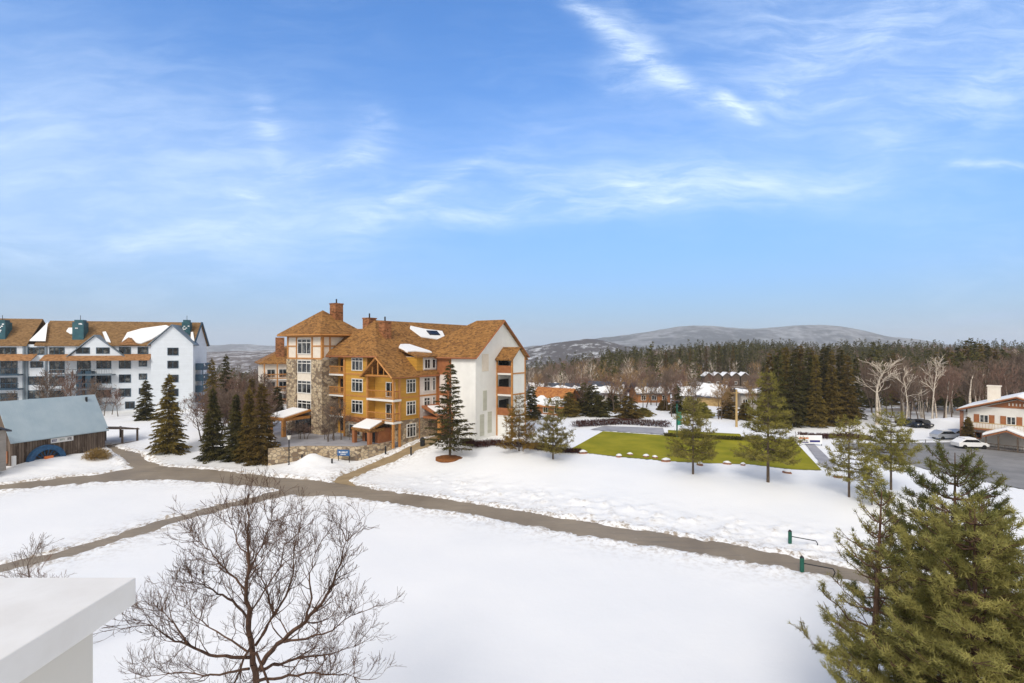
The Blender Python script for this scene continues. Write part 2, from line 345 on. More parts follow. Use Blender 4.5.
def hit(px, py):
    ux, uz = (px-512)/F, (348-py)/F; y = 8.0
    while y < 800:
        if CZ+uz*y < float(zbase(ux*y, y)): break
        y += .5
    lo, hi = y-.5, y
    for _ in range(14):
        m = (lo+hi)/2
        if CZ+uz*m < float(zbase(ux*m, m)): hi = m
        else: lo = m
    return Vector((ux*hi, hi, float(zbase(ux*hi, hi))))
def at(px, py, Y): return Vector(((px-512)/F*Y, Y, CZ-(py-348)/F*Y))
def G(x, y): return float(zbase(x, y))
# roads: pairs of edges given by their points on the ground
def resample(pts, n):
    P_ = np.array([(p.x, p.y) for p in pts]); s = np.r_[0, np.cumsum(np.hypot(*np.diff(P_, axis=0).T))]; t = np.linspace(0, s[-1], n)
    return np.c_[np.interp(t, s, P_[:, 0]), np.interp(t, s, P_[:, 1])]
roads = {
 'road': ([(300,479),(360,487),(450,499),(560,517),(650,531),(740,545),(850,567),(930,583),(1060,612)], [(291,494),(330,495),(400,506),(500,521),(600,540),(700,555),(800,572),(900,592),(1060,628)], M['road'], .010),
 'lane': ([(372,487),(325,481),(279,477),(198,468),(162,466),(131,468),(100,474),(50,479),(0,485),(-60,493)], [(350,497),(300,497),(277,490.5),(240,486),(205,483),(170,480.6),(135,481),(100,483),(50,487),(0,492),(-60,501)], M['road'], .018),
 'barn_lane': ([(100,446),(110,451),(123,461),(131,468),(140,477)], [(112,445),(122,449),(140,453),(152,461),(180,472)], M['road'], .026),
 'footpath': ([(300,488),(279,490),(164,519),(102,539.5),(41,556),(0,564),(-60,580)], [(312,494),(291,496),(205,515),(102,548.5),(41,565),(0,573),(-60,592)], M['road'], .034),
 'entrance_path': ([(330,482),(343,474),(370,464),(390,455),(410.6,445),(426,439),(436,436)], [(356,487),(352,480),(370,471),(410.6,454.5),(430,446),(444,440),(452,437)], M['path'], .042)}
strips = {}
for k, (a, b, m, dz_) in roads.items():
    A_ = resample([hit(*p) for p in a], 90); B_ = resample([hit(*p) for p in b], 90); strips[k] = (A_, B_, m, dz_)
polys = {}
def gp(pts): return [hit(*p) for p in pts]
polys['lawn'] = gp([(603,431),(665,435),(760,438),(793,441),(822,470),(790,469),(750,464),(700,463),(665,461),(620,457),(566,451),(575,447)])
polys['parking_lot'] = [Vector((p[0], p[1], -2)) for p in ((52,83),(140,88),(150,60),(70,47),(58,52),(53,64))]
polys['terrace_pavement'] = gp([(590,429.5),(604,426),(663,428),(665,434.5),(603,430.5)])
polys['back_lawn'] = gp([(668,430),(700,432),(740,434),(742,437),(668,434)])
polys['lawn_walk'] = gp([(803,441.5),(811,441.5),(836,465),(829,471),(823,468)])
planes = {}
for k, pl in polys.items():
    q = resample(list(pl)+[pl[0]], 60); A_ = np.c_[q, np.ones(len(q))]; planes[k] = np.linalg.lstsq(A_, zbase(q[:, 0], q[:, 1]), rcond=None)[0]
def inpoly(x, y, poly):
    ins = np.zeros(x.shape, bool); n = len(poly)
    for i in range(n):
        x0, y0 = poly[i][0], poly[i][1]; x1, y1 = poly[(i+1) % n][0], poly[(i+1) % n][1]
        if y0 == y1: continue
        c = ((y0 > y) != (y1 > y)) & (x < (x1-x0)*(y-y0)/(y1-y0)+x0); ins ^= c
    return ins
def pdist(x, y, poly, closed=True):
    d = np.full(x.shape, 1e9); n = len(poly)
    for i in range(n if closed else n-1):
        ax, ay = poly[i][0], poly[i][1]; bx, by = poly[(i+1) % n][0]-ax, poly[(i+1) % n][1]-ay
        t = np.clip(((x-ax)*bx+(y-ay)*by)/(bx*bx+by*by+1e-9), 0, 1); d = np.minimum(d, np.hypot(x-ax-t*bx, y-ay-t*by))
    return d
def axis(lo, hi, st, far0, far1, g=1.13):
    c = list(np.arange(lo, hi, st)); s = st; p = c[-1]
    while p < far1: s *= g; p += s; c.append(p)
    s = st; p = lo; pre = []
    while p > far0: s *= g; p -= s; pre.append(p)
    return np.array(pre[::-1]+c)
xs = axis(-72, 62, .30, -9000, 9000); ys = axis(15, 86, .30, -400, 8000)
X, Y = np.meshgrid(xs, ys); Z = zbase(X, Y)
near = (X > -75) & (X < 75) & (Y > 8) & (Y < 100)
Z += np.where(Y < 120, .10*fbm(X*.12, Y*.12, 3)+.05*fbm(X*.5, Y*.5, 9, 2), 1.2*fbm(X*.03, Y*.03, 5))
# ploughed banks and clods along the road edges
dist = np.full(X.shape, 1e9); inside = np.zeros(X.shape, bool); dedge = {}
xn, yn = X[near], Y[near]
dn = np.full(xn.shape, 1e9); inn = np.zeros(xn.shape, bool); din = np.zeros(xn.shape)
for k, (A_, B_, m, dz_) in strips.items():
    pl = list(A_[::3])+[A_[-1]]+list(B_[::-3])+[B_[0]]; i_ = inpoly(xn, yn, pl); inn |= i_
    d_ = np.minimum(pdist(xn, yn, list(A_[::3])+[A_[-1]], False), pdist(xn, yn, list(B_[::3])+[B_[-1]], False)); dn = np.minimum(dn, d_); din = np.where(i_, np.maximum(din, d_), din)
dn = np.where(inn, din, dn)
fl = np.zeros(xn.shape, bool); dfl = np.full(xn.shape, 1e9); zfl = np.zeros(xn.shape)
for k, pl in polys.items():
    i_ = inpoly(xn, yn, pl); d_ = pdist(xn, yn, pl); zp = planes[k][0]*xn+planes[k][1]*yn+planes[k][2]; up_ = i_ | ((d_ < dfl) & ~fl); zfl = np.where(up_, zp, zfl); fl |= i_; dfl = np.minimum(dfl, d_)
zn = Z[near]; zb = zbase(xn, yn)
rag = fbm(xn*.9, yn*.9, 21, 4)
cl_ = np.clip(fbm(xn*1.6, yn*1.6, 33, 3)*2.2, 0, 1)
yrn = np.interp(xn, [-200,-62,-48,-17,23,60,200], [64,61,64,58,36,15,-60])
strip_n = np.exp(-((yn-yrn-5.0)/3.4)**2)*sst(xn, -16, -8)      # rough ploughed ridge north of the main road
bank = (.16+.42*rag)*np.exp(-dn/1.1)+.22*cl_*np.exp(-dn/2.0)+strip_n*(.08+.62*cl_+.4*rag)*.9
zo = zn+np.clip(bank, -.03, .6)
deep = np.clip(dn/.5, 0, 1)
zi = zb-.02-.10*deep+np.clip(.7*rag+.07, 0, .30)*np.exp(-(dn/.6)**2)
zz = np.where(inn, zi, zo)
wfl = np.exp(-(dfl/1.3)**2); zz = np.where(fl, zfl-.10, zz*(1-wfl)+(zfl-.02+.16*np.clip(rag+.1, 0, 1))*wfl)
for mx, my, h_, r_ in ((312, 466, 1.25, 1.7), (305, 470, .6, 3.0), (330, 468, .45, 2.4), (150, 458, .5, 2.5), (330, 474, .35, 1.6), (30, 469, .7, 4.5), (70, 465, .5, 4)):
    p = hit(mx, my); mk = np.where(inn, 0, 1); zz = zz+mk*h_*np.exp(-(np.hypot(xn-p.x, yn-p.y)/r_)**1.6)*(1+.35*rag)
Z[near] = zz
ny, nx = X.shape; idx = np.arange(ny*nx).reshape(ny, nx)
FAg = np.c_[idx[:-1, :-1].ravel(), idx[:-1, 1:].ravel(), idx[1:, 1:].ravel(), idx[1:, :-1].ravel()]
def groundfn(N, co, b):
    s = N.n('ShaderNodeSeparateXYZ', {0: co}).outputs
    n1 = N.noise(co, .12, 4, .5); n2 = N.noise(co, 2.4, 5, .65); n3 = N.noise(co, .05, 4, .6)
    c = N.mix(N.ramp(n1, .3, .7), (.80,.815,.84), (.86,.865,.875))
    # dirt specks near the roads are stored as an attribute
    at_ = N.n('ShaderNodeAttribute', attribute_name='dirt').outputs['Fac']
    c = N.mix(N.m('MULTIPLY', at_, N.ramp(n2, .46, .62)), c, (.36,.30,.24))
    rt = N.sramp(N.m('DIVIDE', s[0], N.m('MAXIMUM', s[1], 1.0)), .60, .70); ly = N.m('ADD', s[1], N.m('MULTIPLY', rt, 75.0))
    litter = N.m('MULTIPLY', N.sramp(ly, 168.0, 210.0), N.ramp(N.noise(co, .09, 5, .65), .34, .52))
    lc = N.mix(N.noise(co, .4, 3, .6), (.13,.09,.06), (.24,.18,.13))
    c = N.mix(N.m('MULTIPLY', litter, .95), c, lc)
    L(N, c, b, 'Base Color'); bump(N, b, N.m('ADD', N.m('MULTIPLY', n1, 1.5), N.m('MULTIPLY', n2, .5)), .3, .12)
M['ground'] = mat('snow_ground', (.85,.86,.88), .7, 0, .25, groundfn)
go = npmesh('ground', np.c_[X.ravel(), Y.ravel(), Z.ravel()], FAg, M['ground'], smooth=True); tag(go, kind='structure')
dirt = np.zeros(X.shape); dd = np.clip(np.exp(-dn/1.2)*.9+strip_n*1.0*cl_+.9*(dn < .35), 0, 1); dirt[near] = np.where(fl, 0, dd)
at_ = go.data.attributes.new('dirt', 'FLOAT', 'POINT'); at_.data.foreach_set('value', dirt.ravel().astype(np.float32))
def zsurf(x, y): return G(x, y)
for k, (A_, B_, m, dz_) in strips.items():
    nc = 7; V = []
    for i in range(len(A_)):
        for j in range(nc):
            p = A_[i]*(1-j/(nc-1))+B_[i]*(j/(nc-1)); V.append((p[0], p[1], G(p[0], p[1])+dz_))
    ii = np.arange(len(A_)*nc).reshape(len(A_), nc)
    tag(npmesh(k, V, np.c_[ii[:-1, :-1].ravel(), ii[1:, :-1].ravel(), ii[1:, 1:].ravel(), ii[:-1, 1:].ravel()], m), kind='structure')
from mathutils.geometry import tessellate_polygon
for q, (k, pl) in enumerate(polys.items()):
    mm = {'lawn': M['lawn'], 'back_lawn': M['lawn'], 'parking_lot': M['asphalt'], 'patio': M['patio'], 'terrace_pavement': M['patio'], 'lawn_walk': M['patio']}[k]
    P_ = resample(list(pl)+[pl[0]], 60)[:-1]; mb = MB()
    # lay the sheet on the terrain as a fan of small cells
    pts = [Vector((p[0], p[1], 0)) for p in P_]; tri = tessellate_polygon([pts])
    mb.add([(p.x, p.y, planes[k][0]*p.x+planes[k][1]*p.y+planes[k][2]+.01+.008*q) for p in pts], tri)
    o = mb.build(k, mm); tag(o, kind='structure')
# ------------------------------------------------------------------ far hills
def hillfn(c_snow, c_wood, sc, lo, hi):
    def fn(N, co, b):
        n = N.noise(N.n('ShaderNodeMapping', {'Vector': co, 'Scale': (1, .8, 1.2)}).outputs[0], sc, 7, .68); n2 = N.noise(co, sc*.22, 4, .6)
        f = N.ramp(N.m('ADD', N.m('MULTIPLY', n, .6), N.m('MULTIPLY', n2, .4)), lo, hi); L(N, N.mix(f, c_wood, c_snow), b, 'Base Color')
    return fn
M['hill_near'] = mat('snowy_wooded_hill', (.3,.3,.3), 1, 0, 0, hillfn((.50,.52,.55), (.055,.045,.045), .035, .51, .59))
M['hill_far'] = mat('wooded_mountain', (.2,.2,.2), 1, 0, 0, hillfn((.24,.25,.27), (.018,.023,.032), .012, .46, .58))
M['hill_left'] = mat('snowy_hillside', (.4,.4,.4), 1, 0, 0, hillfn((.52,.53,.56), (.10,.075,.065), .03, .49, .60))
def hill(name, prof, Yc, depth, m, seed, rough, base=-90):
    n = 220; xs_ = np.linspace(prof[0][0], prof[-1][0], n); hs = np.interp(xs_, [p[0] for p in prof], [p[1] for p in prof])
    k = np.ones(13)/13; hs = np.convolve(np.r_[[hs[0]]*6, hs, [hs[-1]]*6], k, 'valid')
    V = []; rows = 40
    for j in range(rows):
        t = j/(rows-1)*2-1; yy_ = Yc+t*depth; pr = math.cos(t*math.pi/2)**1.2
        for i in range(n):
            X_ = (xs_[i]-512)/F*Yc; top = CZ+(348-hs[i])/F*Yc
            z = base+(top-base)*pr+rough*float(fbm(X_/depth*2.5+seed, yy_/depth*2.5, seed, 5))*(.3+pr)
            V.append((X_, yy_, z))
    ii = np.arange(n*rows).reshape(rows, n)
    return tag(npmesh(name, V, np.c_[ii[:-1, :-1].ravel(), ii[:-1, 1:].ravel(), ii[1:, 1:].ravel(), ii[1:, :-1].ravel()], m, smooth=True), kind='structure')
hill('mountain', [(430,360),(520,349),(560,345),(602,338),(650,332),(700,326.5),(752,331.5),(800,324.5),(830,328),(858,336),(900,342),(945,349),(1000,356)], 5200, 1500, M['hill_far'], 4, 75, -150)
hill('hill', [(440,365),(528,349),(560,342),(590,338),(612,341),(640,347),(680,353),(760,362)], 2300, 650, M['hill_near'], 7, 26, -110)
hill('hillside', [(-100,349),(120,350),(205,352),(240,349),(290,350),(340,354),(420,352),(500,352),(560,356),(640,362)], 2600, 1100, M['hill_left'], 12, 30, -110)
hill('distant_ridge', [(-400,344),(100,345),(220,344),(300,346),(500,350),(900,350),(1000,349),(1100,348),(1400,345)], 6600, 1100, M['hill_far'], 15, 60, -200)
# haze: real air around everything
hz = MB(); hz.box(-9500, 9500, -500, 8200, -230, 260)
hm = bpy.data.materials.new('haze'); hm.use_nodes = True; ht = hm.node_tree; ht.nodes.clear(); HN = NT(ht)
pv = HN.n('ShaderNodeVolumePrincipled', {'Color': (.86,.92,1.0), 'Density': .000115, 'Anisotropy': 0.0})
ho = HN.n('ShaderNodeOutputMaterial'); ht.links.new(pv.outputs[0], ho.inputs['Volume'])
tag(hz.build('haze', hm), 'thin pale winter haze lying over the valley', 'haze', kind='stuff')
# ------------------------------------------------------------------ windows
def win(par, P_, u_, n_, w, h, cols=2, rows=1, fm=None, gm=None, fr=.11, name='window', transom=False):
    f = MB(); P_ = Vector(P_); u_ = Vector(u_).normalized(); n_ = Vector(n_).normalized(); z = Vector((0, 0, 1)); d1 = .09
    f.obox(P_+z*(h/2-fr/2), u_, n_, w, fr, -.02, d1); f.obox(P_-z*(h/2-fr/2), u_, n_, w, fr, -.02, d1+.03)
    for s in (-1, 1): f.obox(P_+u_*s*(w/2-fr/2), u_, n_, fr, h-2*fr, -.02, d1)
    for i in range(1, cols): f.obox(P_+u_*(-w/2+w*i/cols), u_, n_, fr*.75, h-2*fr, -.02, d1-.012)
    for i in range(1, rows): f.obox(P_+z*(-h/2+h*i/rows), u_, n_, w-2*fr, fr*.6, -.02, d1-.02)
    if transom: f.obox(P_+z*(h*.24), u_, n_, w-2*fr, fr*.8, -.02, d1-.02)
    fo = f.build(name, fm or M['frame'], par)
    g = MB(); g.obox(P_, u_, n_, w-2*fr, h-2*fr, -.01, .04); g.build('pane', gm or M['glass'], fo)
    return fo
def rail(par, p, q, h, m, name='railing', post=.05, panel=None, gap=.16):
    r = MB(); p, q = Vector(p), Vector(q); z = Vector((0, 0, 1)); r.bar(p+z*h, q+z*h, post*1.2); r.bar(p+z*.1, q+z*.1, post)
    n = max(2, int((q-p).length/gap))
    for i in range(n+1):
        c = p.lerp(q, i/n); lean = Vector(((q-p).normalized()))*random.uniform(-.12, .12)
        r.bar(c+z*.1, c+z*h+lean, post*.45)
    return r.build(name, m, par)
# ------------------------------------------------------------------ THE LODGE (local x = a, local y = b)
random.seed(5)
ang = math.atan2(.824, .566)
LO = thing('lodge', 'four storey lodge with orange shingle roof, stone tower, yellow front and white gable end', 'building', (-16.7, 72, 0), ang)
b = MB()   # yellow front blocks
b.box(0, 5.0, 5.5, 10.6, 3.1, 12.35); b.box(1.35, 5.0, .0, 5.45, 3.1, 9.55); b.box(1.6, 5, 10.6, 14.5, 0, 12.35)
b.build('yellow_wall', M['yellow'], LO)
b = MB(); b.box(5.01, 9.0, .0, 5.4, 3.1, 9.6); b.box(4.75, 9.0, .15, 4.3, 9.62, 12.2); b.build('pale_wall', M['pink'], LO)
b = MB(); b.box(4.70, 6.0, .10, 4.2, 9.63, 12.15); b.build('dormer_wall', M['yellow'], LO)
b = MB(); b.box(5.0, 30, 5.45, 18, 0, 12.3); b.build('core_wall', M['pink'], LO)
b = MB(); b.box(-.05, 5.0, 5.5, 10.65, -1.0, 2.4); b.box(1.3, 9.0, -.06, 5.45, -1.0, 3.08); b.build('stone_base', M['stone'], LO)
b = MB(); b.box(-.03, 5, 5.47, 10.62, 2.42, 3.25); b.build('brown_band', M['brownpanel'], LO)
# end block with the white gable
b = MB(); b.add([(9,-7.6,-1),(22.2,-7.6,-1),(22.2,-7.6,12.55),(15.6,-7.6,17.75),(9,-7.6,12.55),(9,-2.9,-1),(22.2,-2.9,-1),(22.2,-2.9,12.55),(15.6,-2.9,17.75),(9,-2.9,12.55)],
  [(0,1,2,3,4),(5,9,8,7,6),(0,4,9,5),(1,6,7,2)]); b.build('gable_wall', M['white'], LO)
b = MB(); b.box(8.94, 9.0, -2.9, .0, -.5, 12.3); b.build('red_panel', M['redwood'], LO)
b = MB(); b.box(8.9, 8.98, -2.0, -.6, 6.9, 9.4); b.box(8.9, 8.98, -2.0, -.6, 3.4, 6.2);  b.build('pale_panel', M['pink'], LO)
# main roof
b = MB()
b.slab([(-.6,-.6,9.5),(9.2,-.6,9.5),(9.2,2.7,12.4),(30.5,2.7,12.4),(30.5,9,17.9),(4.5,9,17.9),(-.6,2.7,12.4)], .28)
b.slab([(-.6,2.7,12.4),(4.5,9,17.9),(-.6,15.3,12.4)], .28)
b.slab([(-.6,15.3,12.4),(4.5,9,17.9),(30.5,9,17.9),(30.5,18.5,10.9),(-.6,18.5,10.9)], .28)
b.slab([(-.6,8,12.42),(4.5,8,16.6),(4.5,20,16.6),(-.6,20,12.42)], .28); b.slab([(4.5,8,16.6),(9.6,8,12.4),(9.6,20,12.4),(4.5,20,16.6)], .28)
roof = b.build('roof', M['shingle'], LO)
b = MB()  # end block roof with a hip at the back
b.slab([(8.45,-8.1,12.15),(15.6,-8.1,17.95),(15.6,-2.6,17.95),(11.8,2.6,14.9),(8.45,4.5,12.15)], .28)
b.slab([(15.6,-8.1,17.95),(22.75,-8.1,12.15),(22.75,4.5,12.15),(19.4,2.6,14.9),(15.6,-2.6,17.95)], .28)
b.slab([(15.6,-2.6,17.95),(19.4,2.6,14.9),(22.75,4.5,12.15),(8.45,4.5,12.15),(11.8,2.6,14.9)], .28)
b.build('roof', M['shingle'], LO)
b = MB(); b.bar((8.4,-8.15,11.95),(15.6,-8.15,17.78), .14); b.bar((15.6,-8.15,17.78),(22.8,-8.15,11.95), .14); b.bar((8.42,-8.1,11.98),(8.42,0,11.98), .12)
b.bar((-.62,2.7,12.2),(-.62,15,12.2), .13); b.bar((-.6,-.62,9.3),(9,-.62,9.3), .13); b.build('fascia', M['redwood'], LO)
# dormer
b = MB(); b.slab([(4.3,-.45,12.3),(9.3,-.45,12.3),(9.3,5.0,13.9),(4.3,5.0,13.9)], .24); b.build('dormer_roof', M['shingle'], LO)
# corner porch gable
b = MB(); b.slab([(-.85,-.7,9.4),(4.6,-.7,9.4),(4.6,2.7,12.2),(-.85,2.7,12.2)], .2); b.slab([(-.85,2.7,12.2),(4.6,2.7,12.2),(4.6,6.1,9.4),(-.85,6.1,9.4)], .2)
b.build('porch_roof', M['shingle'], LO)
b = MB(); b.bar((-.9,-.7,9.28),(-.9,2.7,12.1),.12); b.bar((-.9,6.1,9.28),(-.9,2.7,12.1),.12); b.bar((-.4,0,9.5),(-.4,5.5,9.5),.16); b.bar((-.4,2.7,9.5),(-.4,2.7,11.8),.12)
b.bar((-.4,1.5,9.5),(-.4,1.5,10.8),.08); b.bar((-.4,3.9,9.5),(-.4,3.9,10.8),.08); b.build('gable_truss', M['wood'], LO)
for i, (pa, pb, z1, mm) in enumerate(((0,0,9.5,'wood'), (0,5.45,9.5,'wood'), (1.2,.0,9.5,'wood'))):
    b = MB(); b.box(pa-.14, pa+.14, pb-.14, pb+.14, -.6, z1); b.build('post', M[mm], LO)
for z0 in (3.05, 6.2):
    b = MB(); b.box(-.15, 1.4, -.15, 5.5, z0-.3, z0); bo = b.build('balcony', M['frame'], LO)
    rail(bo, (-.05, 0, z0), (-.05, 5.45, z0), 1.15, M['wood'], gap=.24, post=.06); rail(bo, (0, -.05, z0), (1.3, -.05, z0), 1.15, M['redwood'], gap=.24, post=.06)
    win(LO, (1.33, 2.0, z0+1.25), (0,1,0), (-1,0,0), 1.9, 2.2, 2, 1, name='balcony_door')
# recessed balconies beside the tower
for z0 in (.2, 3.1, 6.3, 9.5):
    if z0 > 1:
        b = MB(); b.box(-.1, 1.65, 10.66, 14.5, z0-.25, z0); bo = b.build('balcony', M['frame'], LO); rail(bo, (-.02,10.7,z0), (-.02,14.45,z0), 1.15, M['wood'], gap=.2, post=.07)
    win(LO, (1.58, 12.5, z0+1.3), (0,1,0), (-1,0,0), 2.6, 2.2, 2, 1, M['redwood'], M['glass_dark'], name='balcony_door')
b = MB(); b.box(-.16, .16, 10.5, 10.8, -.6, 12.3); b.build('post', M['wood'], LO)
b = MB()
for z0 in (3.28, 6.35, 9.6): b.box(-.06, .0, 5.6, 10.6, z0-.1, z0+.12)
c2 = MB(); c2.box(1.3, 9, -.06, 0, 6.25, 6.47); c2.build('belt_trim', M['wood'], LO)
b.box(-.06, .0, 5.48, 5.7, 3.4, 12.3); b.build('belt_trim', M['wood'], LO)
for q0, q1, q2 in ((5.0, 5.16, -.4), (8.75, 8.95, 3.1)): b = MB(); b.box(q0, q1, -.08, 0, q2, 9.3); b.build('corner_trim', M['wood'], LO)
# front windows
for z0 in (4.75, 7.95, 11.1): win(LO, (0, 7.7, z0), (0,1,0), (-1,0,0), 2.5, 1.95, 3, 1, transom=True)
win(LO, (-.06, 8.2, 1.3), (0,1,0), (-1,0,0), 2.6, 1.6, 2, 1)
for z0 in (1.5, 4.75, 7.95): win(LO, (3.4, (-.06 if z0 < 3 else 0), z0), (1,0,0), (0,-1,0), 1.85, 2.0, 3, 1, transom=True)
for z0 in (5.0, 8.0): win(LO, (6.7, 0, z0), (1,0,0), (0,-1,0), 1.35, 2.1, 2, 1, transom=True); win(LO, (8.2, 0, z0), (1,0,0), (0,-1,0), .6, 2.1, 1, 1, transom=True)
win(LO, (6.9, .1, 11.1), (1,0,0), (0,-1,0), 1.3, 1.5, 2, 1); win(LO, (8.3, .1, 11.1), (1,0,0), (0,-1,0), .8, 1.5, 1, 1)
# tower
b = MB(); T0, T1, B0, B1 = -1.2, 5.5, 14.5, 23.8
b.box(T0, T1, B0, B1, -1, 15.7); b.build('tower_core', M['cream'], LO)
b = MB(); b.box(T0-.18, T0+.3, 21.15, B1+.1, -1, 11.7); b.box(T0-.18, T0+.3, B0-.1, 17.15, -1, 11.7); b.box(T0+.3, T1, B0-.1, B0, -1, 11.7); b.build('stone_pier', M['stone'], LO)
b = MB()
b.box(T0-.12, T0, B0, B1, 11.72, 11.95); b.box(T0-.12, T0, B0, B1, 15.2, 15.7); b.box(T0-.1, T0, B0+.3, 17.1, 13.7, 13.9); b.box(T0-.1, T0, 21.2, B1-.2, 13.7, 13.9)
b.box(T0-.16, T0+.2, B0-.12, B0+.25, 11.95, 15.7); b.box(T0-.16, T0, B1-.25, B1, 11.95, 15.7); b.box(T0-.13, T0, 16.95, 17.2, 11.95, 15.2); b.box(T0-.13, T0, 21.1, 21.35, 11.95, 15.2)
b.box(T0+.2, T1, B0-.12, B0, 15.2, 15.7); b.box(T0+.2, T1, B0-.12, B0, 13.7, 13.9); b.box(T0+1.2, T0+1.4, B0-.14, B0, 11.9, 15.2); b.build('timber_trim', M['wood'], LO)
for z0, hh in ((13.75,2.5), (11.1-.55,2.1), (7.3,2.1), (4.2,2.0)):
    win(LO, (T0, 19.15, z0), (0,1,0), (-1,0,0), 3.7, hh, 3, 1, fr=.14, transom=True)
cx, cy = 2.15, 19.15; e = 1.15
b = MB(); cs = [(T0-e,B0-e,15.75),(T1+e,B0-e,15.75),(T1+e,B1+e,15.75),(T0-e,B1+e,15.75)]
for i in range(4): b.slab([cs[i], cs[(i+1)%4], (cx,cy,19.75)], .22)
b.build('tower_roof', M['shingle'], LO)
b = MB()
for i in range(4): b.bar(tuple(np.array(cs[i])-[0,0,.22]), tuple(np.array(cs[(i+1)%4])-[0,0,.22]), .14)
b.build('tower_eave', M['wood'], LO)
def chimney(a, bb, z0, z1, w, mm='brownpanel'):
    c = MB(); c.box(a-w/2, a+w/2, bb-w/2, bb+w/2, z0, z1); c.box(a-w/2-.08, a+w/2+.08, bb-w/2-.08, bb+w/2+.08, z1, z1+.18)
    o = c.build('chimney', M[mm], LO); f = MB(); f.bar((a, bb, z1+.18), (a, bb, z1+.9), .12, sides=8); f.build('flue', M['dark_metal'], o)
# chimney positions solved from the photo
def loc_ab(px, py, b_):   # a on the line of sight at local y=b_
    r = (px-512)/F; a = (r*(72+.566*b_)+16.7+.824*b_)/(.566-.824*r); Yd = 72+.824*a+.566*b_; return a, CZ+(348-py)/F*Yd
a_, z_ = loc_ab(336.5, 304.5, 17.5); chimney(a_, 17.5, 12, z_, 1.5)
a_, z_ = loc_ab(369.5, 319, 11.0); chimney(a_, 11.0, 13, z_, 1.5)
a_, z_ = loc_ab(385, 322.5, 6.3); chimney(a_, 6.3, 13, z_, 1.35)
# roof snow and roof window on the main slope:   z = 12.4 + (b-2.7)*.873
def rz(bb): return 12.4+(bb-2.7)*.873
b = MB(); b.slab([(11.6,6.0,rz(6.0)+.16),(17.2,5.3,rz(5.3)+.16),(18.2,7.3,rz(7.3)+.16),(14.0,7.6,rz(7.6)+.16),(11.2,8.1,rz(8.1)+.16),(10.6,7.6,rz(7.6)+.16)], .2)
b.build('roof_snow', M['snow'], LO, bevel=.05)
b = MB(); b.slab([(14.0,6.3,rz(6.3)+.3),(16.6,6.3,rz(6.3)+.3),(16.6,7.1,rz(7.1)+.3),(14.0,7.1,rz(7.1)+.3)], .3); b.build('skylight', M['glass_dark'], LO)
b = MB(); b.slab([(4.25,1.6,13.05),(6.2,1.7,13.1),(8.9,1.0,12.9),(9.2,1.7,13.1),(7.6,4.6,14.15),(6.0,4.9,14.2),(4.4,3.6,13.75)], .3); b.build('roof_snow', M['snow'], LO, bevel=.05)
# balcony bay on the gable end (front corner at a=14.2)
b = MB(); a0, a1, b0, b1 = 14.2, 17.7, -10.6, -7.6
b.box(a0, a1, b0, b1, -1, 2.9)
b.box(a0+.15, a1, b0+.05, b0+.2, 2.9, 12.0); b.box(a1-.15, a1, b0+.2, b1, 2.9, 12.0)
b.add([(a0,b0+.05,12.0),(a1,b0+.05,12.0),((a0+a1)/2,b0+.05,13.5),(a0,b0+.2,12.0),(a1,b0+.2,12.0),((a0+a1)/2,b0+.2,13.5)], [(0,1,2),(5,4,3)])
b.build('bay_wall', M['white'], LO)
b = MB(); am = (a0+a1)/2; b.slab([(a0-.45,b0-.3,11.75),(am,b0-.3,13.65),(am,b1,13.65),(a0-.45,b1,11.75)], .16); b.slab([(am,b0-.3,13.65),(a1+.45,b0-.3,11.75),(a1+.45,b1,11.75),(am,b1,13.65)], .16); b.build('bay_roof', M['shingle'], LO)
for z0 in (3.15, 6.4, 9.65):
    c = MB(); c.box(a0, a1-.16, b0+.21, b1, z0-.28, z0); bo = c.build('balcony', M['frame'], LO); c = MB(); c.box(a0, a0+.08, b0+.2, b1-.02, z0, z0+1.15); c.build('railing', M['redwood'], bo)
    g = MB(); g.box(a0+.6, a1-.3, b1-.05, b1-.003, z0+.02, z0+2.2); g.build('balcony_door', M['glass_dark'], LO)
c = MB(); c.box(a0-.12, a0+.14, b0-.02, b0+.2, -.5, 12); c.box(a0-.1, a0+.1, b1-.2, b1-.01, -.5, 12); c.box(a1-.1, a1+.1, b0-.04, b0+.1, -.5, 12)
for z0 in (3.0, 6.3, 9.5): c.box(a0+.2, a1-.1, b0-.02, b0+.04, z0, z0+.2)
c.build('bay_trim', M['wood'], LO)
M['louver'] = mat('pale_green_louver', (.5,.5,.42), .6, 0, .3, siding((.52,.52,.44), False, 5))
for (aa, z0, w, h) in ((11.2, 5.6, .9, 3.0), (10.5, 2.0, 1.0, 3.2), (12.4, 2.2, 1.0, 3.2)):
    c = MB(); c.obox((aa,-7.6,z0), (1,0,0), (0,-1,0), w, h, 0, .06); c.build('louver', M['louver'], LO)
for z0 in (11.3,): 
    c = MB(); c.obox((11.3,-7.6,z0), (1,0,0), (0,-1,0), 1.6, 2.6, 0, .05); c.build('blind_panel', M['cream'], LO)
